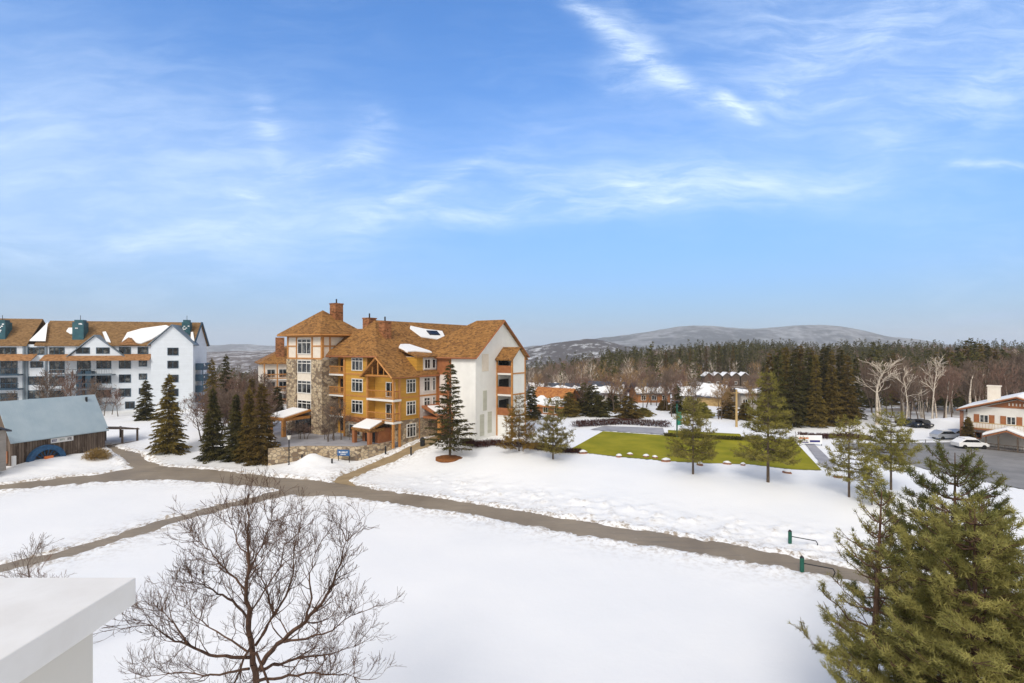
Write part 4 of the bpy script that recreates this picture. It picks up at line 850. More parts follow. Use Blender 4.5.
# ------------------------------------------------------------------ parked cars
def car(label, loc, rz_, paint, snow=False, group='parked cars'):
    T = thing('parked_car', label, 'car', loc, rz_, group); c = MB()
    prof = [(-2.2,.35),(2.15,.35),(2.25,.7),(2.0,.92),(1.1,1.0),(.45,1.5),(-1.3,1.52),(-2.0,1.05),(-2.25,.95)]
    c.prism([(x,-.88,z) for x, z in prof], (0,1.76,0)); body = c.build('body', paint, T, bevel=.06)
    for s in (-1, 1): g = MB(); g.prism([(x, s*.885, z) for x, z in ((.95,1.03),(.42,1.42),(-1.2,1.44),(-1.8,1.06))], (0,s*.01,0)); g.build('side_window', M['glass_dark'], T)
    g = MB(); g.add([(1.12,-.75,1.03),(1.12,.75,1.03),(.5,.75,1.49),(.5,-.75,1.49)], [(0,1,2,3)]); g.build('windscreen', M['glass_dark'], T)
    for x in (-1.4, 1.4):
        for s in (-1, 1): w = MB(); w.bar((x, s*.72, .33), (x, s*.92, .33), .33, sides=14); w.build('wheel', M['black'], T)
    for s in (-1, 1): w = MB(); w.box(2.17, 2.27, s*.6-.15, s*.6+.15, .68, .82); w.build('headlight', M['lamp_glass'], T)
    if snow: w = MB(); w.slab([(.4,-.7,1.66),(-1.25,-.7,1.68),(-1.25,.7,1.68),(.4,.7,1.66)], .14); w.build('roof_snow', M['snow'], T, bevel=.05)
    return T
M['car_dark'] = mat('dark_blue_car_paint', (.02,.03,.05), .25, .3, .5); M['car_silver'] = mat('silver_car_paint', (.45,.47,.5), .3, .4, .5); M['car_black'] = mat('charcoal_car_paint', (.03,.03,.035), .25, .3, .5)
def ongr(px, Y, dz_=0): x = (px-512)/F*Y; return (x, Y, G(x, Y)+dz_)
car('dark blue car parked by the bare white trunks, left of its pair', ongr(909, 101), R(-75), M['car_dark'])
car('charcoal car parked right of the dark blue car before the woods', ongr(923, 100), R(-80), M['car_black'])
car('silver car with a snowy roof behind the parking lot rail', ongr(946, 87), R(4), M['car_silver'], True)
car('small silver car left of the cone shaped bush by the chalet', ongr(959.5, 88), R(8), M['car_silver'])
car('snow covered white car before the cone shaped bush', ongr(970, 79.3), R(-4), M['sign_white'], True)
# parking-lot rail fence
PF = thing('guard_rail', 'low metal rail fence along the parking lot edge', 'fence'); q0, q1 = Vector((56.5,80.6,-2)), Vector((77.0,82.0,-2)); n = 9
c = MB(); c.bar(q0+Vector((0,0,.9)), q1+Vector((0,0,.9)), .045); c.bar(q0+Vector((0,0,.45)), q1+Vector((0,0,.45)), .035); c.build('rail', M['galv'], PF)
for i in range(n+1): p = q0.lerp(q1, i/n); c = MB(); c.bar(p, p+Vector((0,0,1.0)), .06); c.build('fence_post', M['galv'], PF)
# ------------------------------------------------------------------ street furniture
def lamp(label, p, h):
    T = thing('street_lamp', label, 'lamp post', p, 0); c = MB(); c.bar((0,0,-.3),(0,0,h-.7),.07, sides=8); c.bar((0,0,-.3),(0,0,.5),.13, sides=8); c.build('pole', M['dark_metal'], T)
    c = MB(); c.bar((0,0,h-.7),(0,0,h-.15),.14,sides=8,r2=.27); c.build('lamp_shade', M['lamp_glass'], T); c = MB(); c.bar((0,0,h-.15),(0,0,h+.1),.3,sides=8,r2=.05); c.build('cap', M['dark_metal'], T)
lamp('black lamp post with pale lantern in front of the stone wall', hit(289, 468), 4.4)
T = thing('banner_post', 'dark green lamp post with a teal banner behind the lawn', 'lamp post', hit(677, 437), 0); c = MB(); c.bar((0,0,-.3),(0,0,5.6),.12,sides=8); c.build('pole', M['green_post'], T); c = MB(); c.box(.12,.75,-.02,.02,1.9,4.0); c.build('banner', M['teal_cloth'], T); c = MB(); c.bar((0,0,5.3),(0,0,5.75),.12,sides=8,r2=.3); c.build('lantern', M['dark_metal'], T)
T = thing('utility_pole', 'tan wooden pole standing in snow beside the tan house', 'pole', hit(736.5, 427), 0); c = MB(); c.bar((0,0,-.3),(0,0,6.8),.22,sides=8,r2=.15); c.build('pole', M['housetan'], T); c = MB(); c.bar((-.7,0,6.2),(.7,0,6.2),.07); c.build('crossarm', M['housetan'], T)
T = thing('sign_board', 'blue sign board with white lettering in front of the stone wall', 'sign', hit(343.5, 464.5), R(-6)); c = MB(); c.box(-.85,.85,-.05,.05,1.15,1.95); s = c.build('panel', M['blue_sign'], T, bevel=.02)
glyphs(s, -.62, .62, 1.52, 1.74, -.055, 8, M['sign_white']); glyphs(s, -.4, .4, 1.3, 1.42, -.055, 7, M['sign_white'])
for xx in (-.75,.75): c = MB(); c.bar((xx,.1,-.3),(xx,.1,1.9),.06); c.build('leg', M['dark_metal'], T)
bol = None
for lab, px, py, h in (('black bollard beside the road left of the sign board', 332, 469, 1.2), ('black bollard on the snow at the left of the entrance path', 385.6, 455, 1.1), ('black bollard on the right edge of the entrance path', 411, 456, 1.1), ('short black bollard beside the snow mound', 302, 464, 1.1)):
    T = thing('bollard', lab, 'bollard', hit(px, py), 0, 'path bollards'); c = MB(); c.bar((0,0,-.2),(0,0,h),.11,sides=8); c.build('post', M['dark_metal'], T); c = MB(); c.bar((0,0,h),(0,0,h+.15),.15,sides=8,r2=.06); c.build('cap', M['dark_metal'], T)
T = thing('waste_bin', 'dark waste bin at the top of the entrance path', 'bin', hit(422.5, 446), 0); c = MB(); c.bar((0,0,-.1),(0,0,1.0),.32,sides=10,r2=.36); c.build('body', M['dark_metal'], T); c = MB(); c.bar((0,0,1.0),(0,0,1.25),.38,sides=10,r2=.15); c.build('lid', M['dark_metal'], T)
def barrier(label, p, q):
    T = thing('path_barrier', label, 'barrier', p, 0, 'path barriers'); q = q-p; d = q.copy(); d.z = 0; dn_ = d.normalized(); z = Vector((0,0,1))
    c = MB(); c.bar((0,0,-.3),(0,0,1.0),.14,sides=10); c.build('post', M['green_post'], T); c = MB(); c.bar((0,0,1.0),(0,0,1.12),.15,sides=10,r2=.05); c.build('cap', M['dark_metal'], T)
    c = MB(); e_ = d; c.bar(z*.62, e_+z*.62, .035, sides=6); c.bar(e_+z*.62, e_+dn_*.12+z*.4, .035, sides=6); c.bar(e_+dn_*.12+z*.4, e_+z*.05, .035, sides=6); c.bar(e_+z*.05, e_-dn_*.3+z*.0, .035, sides=6); c.build('rail', M['dark_metal'], T)
barrier('green post with a bent metal rail in the snow north of the road', hit(790, 544), hit(816, 549))
barrier('green post with a low metal rail at the snow edge south of the road', hit(802, 572), hit(833, 578))
# white rink boards / banner beside the lawn
T = thing('banner_fence', 'white board with orange and navy stripes at the far corner of the lawn', 'sign', hit(809, 445), R(-4)); c = MB(); c.box(-1.9,1.9,-.05,.05,.2,1.5); s = c.build('board', M['sign_white'], T)
c = MB(); c.box(-1.5,-.1,-.07,-.052,.95,1.15); c.build('orange_stripe', M['orange'], s); c = MB(); c.box(.1,1.6,-.07,-.052,.45,.75); c.box(-1.5,-.1,-.07,-.052,.35,.5); c.build('navy_stripe', M['ink_blue'], s)
for xx in (-1.9,0,1.9): c = MB(); c.bar((xx,.1,-.3),(xx,.1,1.5),.06); c.build('leg', M['galv'], T)
# boulders along the lawn's near edge
ico = bpy.data.meshes.new('tmp')
import bmesh
def rockmesh(seed, snowcap):
    bm = bmesh.new(); bmesh.ops.create_icosphere(bm, subdivisions=2, radius=1); rnd = random.Random(seed)
    for v_ in bm.verts: v_.co *= 1+.22*float(fbm(v_.co.x*2+seed, v_.co.y*2+v_.co.z*1.7, seed)); v_.co.z = max(v_.co.z, -.5); v_.co.x *= 1.5
    if snowcap: 
        for v_ in bm.verts: v_.co *= 1.03; v_.co.z = max(v_.co.z*1.12, .62+.1*math.sin(v_.co.x*5+seed)); v_.co.x *= .9
    me = bpy.data.meshes.new('rock'); bm.to_mesh(me); bm.free(); me.polygons.foreach_set('use_smooth', [True]*len(me.polygons)); return me
rp = [(583,453.5,.62,'at the left end'), (619,457,.55,'second from the left'), (630,455,.42,'small, third from left'), (646,457,.5,'fourth from the left'), (655,458,.45,'fifth from the left'), (666,461.5,.62,'pale, left of the young pine'), (700,465,.5,'behind the young pine'), (727,464,.5,'between the two pines'), (743,465,.4,'small, left of the big pine'), (787,473,.5,'right of the big pine'), (838,477,.55,'at the right end')]
for i, (px, py, s, wh) in enumerate(rp):
    T = thing('boulder', 'reddish snow capped boulder along the lawn edge, %s' % wh, 'rock', hit(px, py), i*1.3, 'boulders along the lawn', s*.72)
    for nm, sc_, m_ in (('stone', 0, M['rock']), ('snow_cap', 1, M['snow'])):
        me = rockmesh(i+3, sc_); me.materials.append(m_); o = bpy.data.objects.new(nm, me); C.objects.link(o); o.parent = T
# ------------------------------------------------------------------ near white roof corner
PR = thing('flat_roof_corner', 'white capped corner of a flat roofed wing in the lower left corner', 'building', (0,0,0))
c = MB(); c.box(-14, -3.28, -3, 4.47, 11.27, 11.5); cp = c.build('cap', M['cap'], PR, bevel=.012)
c = MB(); c.box(-14, -3.52, -3, 4.30, -2.2, 11.268); c.build('wall', mat('cream_wall_paint', (.6,.57,.5), .6, 0, .3, siding((.66,.63,.57), True, 1.1, .03)), PR)
c = MB(); c.box(-14, -3.49, -3, 4.33, 11.13, 11.267); c.build('trim', M['cap'], PR)
# ------------------------------------------------------------------ VEGETATION
def tubes(segs, sides):     # segs: list of (p, q, r0, r1) -> verts, quads
    P_ = np.array([s[0] for s in segs], float); Q_ = np.array([s[1] for s in segs], float); r0 = np.array([s[2] for s in segs]); r1 = np.array([s[3] for s in segs])
    d = Q_-P_; d /= np.linalg.norm(d, axis=1)[:, None]+1e-9; ref = np.where(np.abs(d[:, 2:3]) > .9, [[1., 0, 0]], [[0, 0, 1.]]); a = np.cross(d, ref); a /= np.linalg.norm(a, axis=1)[:, None]; bb = np.cross(d, a)
    t = 2*np.pi*np.arange(sides)/sides; off = a[:, None, :]*np.cos(t)[None, :, None]+bb[:, None, :]*np.sin(t)[None, :, None]
    V = np.concatenate([P_[:, None, :]+off*r0[:, None, None], Q_[:, None, :]+off*r1[:, None, None]], axis=1).reshape(-1, 3); n = len(segs); base = (np.arange(n)*2*sides)[:, None, None]
    k = np.arange(sides); kk = (k+1) % sides; FA_ = (np.stack([k, kk, kk+sides, k+sides], -1)[None]+base).reshape(-1, 4); return V, FA_
def tris(cen, dirv, length, width, rng):   # slim leaf triangles
    n = len(cen); d = dirv/(np.linalg.norm(dirv, axis=1)[:, None]+1e-9); r = rng.normal(size=(n, 3)); s = np.cross(d, r); s /= np.linalg.norm(s, axis=1)[:, None]+1e-9
    a = cen-s*width[:, None]/2; b_ = cen+s*width[:, None]/2; c_ = cen+d*length[:, None]
    V = np.stack([a, b_, c_], 1).reshape(-1, 3); return V, np.arange(3*n).reshape(n, 3)
# ---- bare tree by recursion
def grow(segs, p, d, r, L_, depth, rnd, spread=.5, up=.12, kids=(2, 4), ratio=.72, minr=.006, nseg=3, wob=.18):
    q = p.copy(); dd = d.copy(); pts = [q.copy()]; rr = r
    for i in range(nseg):
        dd = (dd+Vector((rnd.gauss(0, wob), rnd.gauss(0, wob), rnd.gauss(0, wob)+up))).normalized(); n = q+dd*(L_/nseg); r2 = rr*.86
        segs.append((q[:], n[:], max(rr, minr), max(r2, minr))); q = n; rr = r2; pts.append(q.copy())
    if depth <= 0: return
    for k in range(rnd.randint(*kids)):
        t = rnd.choice(pts[1:]) if k else pts[-1]
        nd = (dd+Vector((rnd.gauss(0, spread), rnd.gauss(0, spread), rnd.gauss(0, spread*.8)))).normalized()
        grow(segs, t, nd, rr*rnd.uniform(.55, .78), L_*rnd.uniform(ratio*.8, ratio*1.1), depth-1, rnd, spread, up, kids, ratio, minr, nseg, wob)
def bare_parts(H, seed, spread=.5, minr=.012, depth=4, kids=(2, 4), trunk_frac=.3, r0=.03, lean=0, narrow=1):
    rnd = random.Random(seed); tr = []; tw = []; p = Vector((0, 0, -.3)); d = Vector((lean, 0, 1)).normalized(); n = 8; rr = r0*H; pts = []
    for i in range(n):
        d = (d+Vector((rnd.gauss(0, .06), rnd.gauss(0, .06), .08))).normalized(); q = p+d*(H*.82/n); r2 = rr*.84; tr.append((p[:], q[:], rr, r2)); p = q; rr = r2; pts.append((p.copy(), rr, d.copy()))
    for i, (q, r_, dd) in enumerate(pts):
        if i/n < trunk_frac: continue
        for k in range(rnd.randint(2, 3)):
            a = rnd.uniform(0, 6.28); nd = Vector((math.cos(a)*narrow, math.sin(a)*narrow, rnd.uniform(.35, 1.1))).normalized()
            grow(tw, q, nd, r_*.55, H*rnd.uniform(.14, .24)*(1.25-i/n*.6), depth-1, rnd, spread, .1, kids, .72, minr)
    return tr, tw
def bare_tree(name, label, cat, loc, H, seed, mt, mw, group=None, **kw):
    T = thing(name, label, cat, loc, 0, group); tr, tw = bare_parts(H, seed, **kw); V, Fq = tubes(tr, 7); npmesh('trunk', V, Fq, mt, parent=T, smooth=True); V, Fq = tubes(tw, 3); npmesh('crown', V, Fq, mw, parent=T); return T
# ---- foreground bare tree: main limbs follow the photo, twigs grown on them
def fg_tree():
    rnd = random.Random(11); Y0 = 16.0; base = Vector((-8.05, Y0, G(-8.05, Y0))); T = thing('bare_tree', 'large leafless tree with dense fine twigs on the near snowfield', 'tree', base)
    def w(x, y, dy=0): x = 620+(x-620)*.9; return at(x/2.438, 480+y/2.438, Y0+dy)-base
    limbs = [([(620,700),(621,560),(622,470),(612,400),(604,340),(598,270),(604,200),(600,140),(606,90)], .155, 0, .0),
             ([(634,462),(668,415),(715,378),(760,345),(800,300),(835,250),(852,205),(868,150)], .10, -.2, -1.2),
             ([(622,405),(650,365),(674,330),(655,285),(640,240),(640,190)], .075, .2, 1.5), ([(674,330),(705,285),(724,235),(728,180),(740,130)], .055, 1.2, 2.2),
             ([(610,432),(560,432),(500,424),(440,400),(385,385),(345,355)], .07, -.3, -2.2), ([(600,275),(570,240),(530,205),(500,175),(470,150)], .05, .2, 1.4),
             ([(606,345),(575,305),(535,282),(490,262),(455,250)], .05, -.2, -2.0), ([(635,465),(690,448),(760,430),(830,425),(890,405)], .075, .3, 2.0),
             ([(628,490),(690,482),(760,470),(830,472),(890,480)], .06, -.5, -2.4), ([(606,460),(550,470),(480,480),(410,470),(340,478)], .055, .4, 1.8),
             ([(598,260),(620,200),(650,140),(665,100)], .045, -.3, -1.6), ([(602,200),(575,150),(560,110)], .035, .2, 1.0), ([(760,345),(775,290),(770,230),(785,180)], .045, -.6, .9),
             ([(700,395),(760,385),(830,365),(885,330)], .045, -.5, -1.9), ([(440,400),(400,350),(370,320)], .035, -1.6, -.4), ([(604,330),(650,270),(690,210),(700,160)], .045, .2, -2.6), ([(604,420),(540,380),(480,345),(430,310)], .05, .3, 2.6), ([(612,400),(590,440),(560,520),(520,560)], .05, 0, -2.4), ([(625,420),(660,500),(720,540),(800,560)], .05, 0, -2.8)]
    tr = []; tw = []
    for li, (pts, r, d0, d1) in enumerate(limbs):
        n = len(pts); W3 = [w(x, y, d0+(d1-d0)*i/(n-1)) for i, (x, y) in enumerate(pts)]; fine_ = []
        for i in range(n-1):
            for k in range(3):
                a = W3[i].lerp(W3[i+1], k/3); fine_.append(a)
        fine_.append(W3[-1])
        for i in range(1, len(fine_)-1): fine_[i] += Vector([rnd.gauss(0, .022) for _ in range(3)])
        rr = r
        N_ = len(fine_)-1
        for i in range(N_):
            t0, t1 = i/N_, (i+1)/N_; ra, rb = r*.72*(1-t0)**.85+.007, r*.72*(1-t1)**.85+.007; (tr if li == 0 else tw).append((fine_[i][:], fine_[i+1][:], ra, rb))
            if t1 > (.32 if li == 0 else .22):
                d = (fine_[i+1]-fine_[i]).normalized()
                for k in range(2):
                    if rnd.random() < (.5 if t1 < .5 else .15): continue
                    nd = (d*.9+Vector((rnd.gauss(0, .6), rnd.gauss(0, .6), rnd.gauss(.15, .45)))).normalized()
                    grow(tw, fine_[i+1], nd, min(rb*.4, .02)+.003, rnd.uniform(.45, .85)*(1.1-.4*t1), 3, rnd, .40, .11, (2, 4), .72, .0038, 3, .17)
        d = (fine_[-1]-fine_[-2]).normalized()
        for k in range(3): grow(tw, fine_[-1], (d+Vector([rnd.gauss(0, .35) for _ in range(3)])).normalized(), .012, rnd.uniform(.5, .8), 3, rnd, .42, .08, (2, 4), .72, .0038, 3, .16)
    V, Fq = tubes(tr, 9); npmesh('trunk', V, Fq, M['bark_fg'], parent=T, smooth=True); V, Fq = tubes(tw, 4); npmesh('crown', V, Fq, M['bark_fg'], parent=T); print('fg twigs', len(tw)); return T
fg_tree()
bt = bare_tree('bare_tree', 'small leafless tree with reddish twigs behind the white roof corner', 'tree', (-22.8, 24.6, G(-22.8, 24.6)), 4.9, 21, M['bark'], M['twig_red'], depth=4, minr=.007, r0=.018, trunk_frac=.25)
bt2 = bare_tree('bare_tree', 'leafless shrub like tree at the left edge crossing the footpath', 'tree', (-26.5, 27.5, G(-26.5, 27.5)), 5.2, 22, M['bark'], M['twig'], depth=4, minr=.007, r0=.018, trunk_frac=.2)
# ---- conifers
def spruce_parts(H, Rb, seed, whorls=26, per=9, dens=1.0, leaf=.34, droop=.25, gap=.0, lowf=.04, shape=.85, core=True):
    rng = np.random.default_rng(seed); segs = []; cen = []; dr = []; ln = []; wd = []
    for i in range(whorls):
        t = lowf+(1-lowf)*(i+rng.uniform(-.3, .3))/whorls; t = min(max(t, lowf), .985); z = t*H; Rr = Rb*(1-t)**shape*(.82+.3*rng.random())+.12
        n = max(4, int(per*(.5+.6*(1-t))))
        for k in range(n):
            if rng.random() < gap: continue
            a = 2*np.pi*(k+rng.random())/n+i; rr = Rr*rng.uniform(.55, 1.18); dz_ = -droop*rr*rng.uniform(.4, 1.5)+.1; sp_ = H*(1-lowf)/whorls; z_ = z+rng.uniform(-.6, .6)*sp_; p0 = np.array([0, 0, z_]); p1 = np.array([np.cos(a)*rr, np.sin(a)*rr, z_+dz_*(1 if t < .8 else -1.2)])
            segs.append((p0, p1, .035*(1-t)+.012, .008)); m = int((8+22*rr)*dens)
            s = rng.random(m)**.62; q = p0+(p1-p0)*s[:, None]; w = .28*rr*(1.05-s)+.10; side = rng.normal(size=m)*w*.55
            perp = np.array([-np.sin(a), np.cos(a), 0]); q = q+perp*side[:, None]; q[:, 2] -= np.abs(side)*.28+rng.random(m)**1.5*(.12*w+sp_*.75)*(1.1-s); q[:, 2] += .10*np.sin(s*3)
            d = (p1-p0)/np.linalg.norm(p1-p0)+perp*np.sign(side)[:, None]*.75+rng.normal(size=(m, 3))*.32; d[:, 2] -= .12
            cen.append(q); d[:, 2] -= rng.random(m)*.5; dr.append(d); ln.append(leaf*rng.uniform(.6, 1.25, m)); wd.append(leaf*.34*rng.uniform(.7, 1.3, m))
    tip = np.array([[0, 0, H-.45]]).repeat(10, 0); cen.append(tip); dr.append(rng.normal(size=(10, 3))*.25+[0, 0, 1]); ln.append(np.full(10, .6)); wd.append(np.full(10, .1))
    V, Ft = tris(np.concatenate(cen), np.concatenate(dr), np.concatenate(ln), np.concatenate(wd), rng); return segs, V, Ft
def conifer(name, label, loc, H, Rb, seed, m, group=None, cat='tree', trunkr=None, bark='bark', **kw):
    T = thing(name, label, cat, loc, 0, group); segs, V, Ft = spruce_parts(H, Rb, seed, **kw); r = trunkr or .014*H
    tr = [((0,0,-.5),(0,0,H*.5),r,r*.6),((0,0,H*.5),(0,0,H*.97),r*.6,.02)]; Vt, Fq = tubes(tr, 7); npmesh('trunk', Vt, Fq, M[bark], parent=T, smooth=True)
    Vb, Fb = tubes(segs, 3); Fb3 = np.concatenate([Fb[:, [0,1,2]], Fb[:, [0,2,3]]]); Va = np.concatenate([V, Vb]); Fa = np.concatenate([Ft, Fb3+len(V)]); mi = np.r_[np.zeros(len(Ft)), np.ones(len(Fb3))]
    npmesh('crown', Va, Fa, [m, M[bark]], mi, parent=T); return T
# ---- open pines: tufts on upswept branches
def pine_parts(H, Rb, seed, whorls=14, per=5, sub=5, tuft=9, leaf=.16, lw=.03, lowf=.22, up=.28, prof=None, gap=.0, tsp=.12):
    rng = np.random.default_rng(seed); segs = []; cen = []; dr = []; ln = []; wd = []
    for i in range(whorls):
        t = lowf+(1-lowf)*(i+rng.uniform(-.25, .25))/whorls; t = min(t, .97); z0 = t*H; f = prof(t) if prof else (1-t)**.6
        for k in range(per):
            if rng.random() < gap: continue
            a = 2*np.pi*(k+rng.uniform(-.35, .35))/per+i*1.3; rr = Rb*f*rng.uniform(.6, 1.15)+.15; rise = up*rr*rng.uniform(.5, 1.4)+(.25 if t > .8 else 0)
            ns = 5; pp = [np.array([0, 0, z0])]
            for s in range(1, ns+1):
                u_ = s/ns; pp.append(np.array([np.cos(a)*rr*u_, np.sin(a)*rr*u_, z0+rise*u_**1.6-.06*rr*math.sin(u_*3)])+rng.normal(size=3)*.035*rr)
            for s in range(ns): segs.append((pp[s], pp[s+1], (.028*rr/2+.012)*(1-s/ns)+.006, (.028*rr/2+.012)*(1-(s+1)/ns)+.006))
            ends = [(pp[-1], pp[-1]-pp[-2])]
            nsub = max(3, int(sub*rr))
            for j in range(nsub):
                u_ = rng.uniform(.25, 1.0)*ns; s = min(int(u_), ns-1); q = pp[s]+(pp[s+1]-pp[s])*(u_-s); dd = (pp[s+1]-pp[s]); dd = dd/np.linalg.norm(dd); sd = rng.choice([-1, 1]); pv = np.array([-dd[1], dd[0], 0])*sd
                nd = dd*.7+pv*rng.uniform(.5, 1.1)+np.array([0, 0, rng.uniform(.0, .55)]); nd /= np.linalg.norm(nd); LL = rr*rng.uniform(.14, .36)*(1.2-.5*u_/ns)+.12; e_ = q+nd*LL; segs.append((q, e_, .012, .006)); nt = max(1, int(LL/tsp))
                for v_ in range(nt): ends.append((q+nd*LL*(v_+1)/nt, nd+rng.normal(size=3)*.35))
            for q, dd in ends:
                if math.sin(q[0]*5.1+seed)*math.sin(q[1]*4.7)*math.sin(q[2]*4.3+1) < -.30: continue
                dd = dd/(np.linalg.norm(dd)+1e-9); m = tuft; d = dd*.42+rng.normal(size=(m, 3))*.62; d[:, 2] += .22; cen.append(q+rng.normal(size=(m, 3))*leaf*.22); dr.append(d); ln.append(leaf*rng.uniform(.7, 1.25, m)); wd.append(lw*rng.uniform(.7, 1.3, m))
    V, Ft = tris(np.concatenate(cen), np.concatenate(dr), np.concatenate(ln), np.concatenate(wd), rng); return segs, V, Ft
def pine(name, label, loc, H, Rb, seed, m, group=None, bark='bark', trunkr=None, lean=(0, 0), **kw):
    T = thing(name, label, 'tree', loc, 0, group); segs, V, Ft = pine_parts(H, Rb, seed, **kw); r = trunkr or .013*H
    rnd = random.Random(seed); pts = [Vector((0,0,-.4))]+[Vector((0, 0, H*i/8)) for i in range(1, 9)]; tr = [(pts[i][:], pts[i+1][:], r*(1-i/8)+.015, r*(1-(i+1)/8)+.015) for i in range(8)]
    Vt, Fq = tubes(tr, 9); Vb, Fb = tubes(segs, 4); Fb3 = np.concatenate([Fb[:, [0,1,2]], Fb[:, [0,2,3]]]); Va = np.concatenate([V, Vb]); Fa = np.concatenate([Ft, Fb3+len(V)]); mi = np.r_[np.zeros(len(Ft)), np.ones(len(Fb3))]
    for A_ in (Vt, Va):
        A_[:, 0] += lean[0]*(A_[:, 2]/H)**1.3*np.sign(A_[:, 2]) if False else lean[0]*np.clip(A_[:, 2]/H, 0, 1.2)**1.3; A_[:, 1] += lean[1]*np.clip(A_[:, 2]/H, 0, 1.2)**1.3
    npmesh('trunk', Vt, Fq, M[bark], parent=T, smooth=True); npmesh('crown', Va, Fa, [m, M[bark]], mi, parent=T); print(name, len(Ft)); return T
def hgt(px, ptop, base): return CZ+(348-ptop)/F*base.y-base.z
# foreground pines (right)
x1, y1 = 12.3, 17.6; p1 = Vector((x1, y1, G(x1, y1)))
pine('white_pine', 'open olive pine with a bare lower trunk nearest the snowfield edge', p1, 10.5, 1.8, 3, M['pine_fg'], whorls=13, per=4, sub=6, tuft=11, leaf=.14, lw=.022, lowf=.34, up=.45, prof=lambda t: 1.2-.95*(t-.3) if t < .8 else max(.12, (1-t)*3.0), lean=(.7, .4), trunkr=.2, bark='bark_fg', tsp=.10)
x2, y2 = 14.1, 15.6; p2 = Vector((x2, y2, G(x2, y2)))
pine('white_pine', 'dense full olive green pine filling the lower right corner', p2, 10.6, 3.2, 8, M['pine_fg'], whorls=22, per=7, sub=9, tuft=17, leaf=.16, lw=.024, lowf=.12, up=.34, prof=lambda t: 1.0 if t < .4 else max(.08, (1.0-t)/.6)**.6, bark='bark_fg', tsp=.10, trunkr=.2)
x3, y3 = 18.6, 21.5; p3 = Vector((x3, y3, G(x3, y3)))
pine('white_pine', 'darker green pine rising behind the dense olive pine', p3, 11.1, 3.3, 12, M['pine_dk'], whorls=19, per=6, sub=7, tuft=15, leaf=.18, lw=.028, lowf=.18, up=.42, prof=lambda t: 1.0 if t < .4 else max(.1, (1.0-t)/.6)**.7, bark='bark_fg', tsp=.13, trunkr=.18)
x4, y4 = 20.5, 17.5
pine('white_pine', 'olive pine cut by the right edge of the picture', (x4, y4, G(x4, y4)), 9.2, 3.2, 15, M['pine_fg'], whorls=17, per=6, sub=8, tuft=14, leaf=.17, lw=.026, lowf=.15, up=.35, bark='bark_fg', tsp=.11, trunkr=.18)
# mid pines across the snow
def mp(label, px, py, ptop, w, seed, m='pine', **kw):
    p = hit(px, py); H = hgt(px, ptop, p); pine('pine_tree', label, p, H, w/F*p.y/2, seed, M[m], tuft=8, leaf=.32, lw=.055, tsp=.2, sub=kw.pop('sub', 5), **kw)
mp('tall pine with a bare trunk in front of the big lawn, fifth from left', 768, 482, 373, 64, 31, whorls=16, per=6, lowf=.2, up=.12, prof=lambda t: (1-t)**.75+.08)
mp('young pine with thin trunk between the boulders and the banner post', 693, 474, 398, 52, 32, whorls=13, per=6, lowf=.22, up=.12, prof=lambda t: (1-t)**.6+.05)
mp('grey green pine on the snow right of the yellowish pine', 553, 459, 397, 42, 33, whorls=13, per=6, lowf=.16, up=.12, prof=lambda t: (1-t)**.65+.05)
mp('thin pine with yellowed needles right of the white gable end', 519, 451, 396, 40, 34, m='pine_yellow', whorls=13, per=5, lowf=.12, up=.1, prof=lambda t: (1-t)**.7+.05)
mp('slender pine left of the two crossing pines by the parking lot', 849, 497, 418, 46, 35, whorls=12, per=5, lowf=.25, up=.18, prof=lambda t: (1-t)**.5*.9+.1)
mp('broad crowned pine before the parking lot, trunk bare below', 891, 490, 413, 50, 36, whorls=12, per=6, lowf=.3, up=.15, prof=lambda t: (1-t)**.5+.1)
mp('short scrubby pine left of the foreground pines', 872, 505, 468, 24, 37, whorls=9, per=6, lowf=.15, up=.3, prof=lambda t: (1-t)**.4)
p = hit(450, 457.5); conifer('spruce_tree', 'dark spruce in a mulch ring before the white gable wall', p, hgt(450, 360, p), 3.6, 41, M['spruce'], whorls=24, per=8, dens=1.2, leaf=.40, droop=-.02, gap=.22, lowf=.10, shape=.8)
c = MB(); n = 24; c.add([(p.x, p.y, p.z+.28)]+[(p.x+1.75*math.cos(2*math.pi*i/n)*(1+.12*math.sin(i*2.3)), p.y+1.5*math.sin(2*math.pi*i/n)*(1+.12*math.cos(i*1.7)), p.z+.07) for i in range(n)]+[(p.x+1.9*math.cos(2*math.pi*i/n), p.y+1.7*math.sin(2*math.pi*i/n), p.z-.3) for i in range(n)], [(0, 1+i, 1+(i+1)%n) for i in range(n)]+[(1+i, 1+n+i, 1+n+(i+1)%n, 1+(i+1)%n) for i in range(n)]); tag(c.build('mulch_bed', M['mulch']), kind='structure')
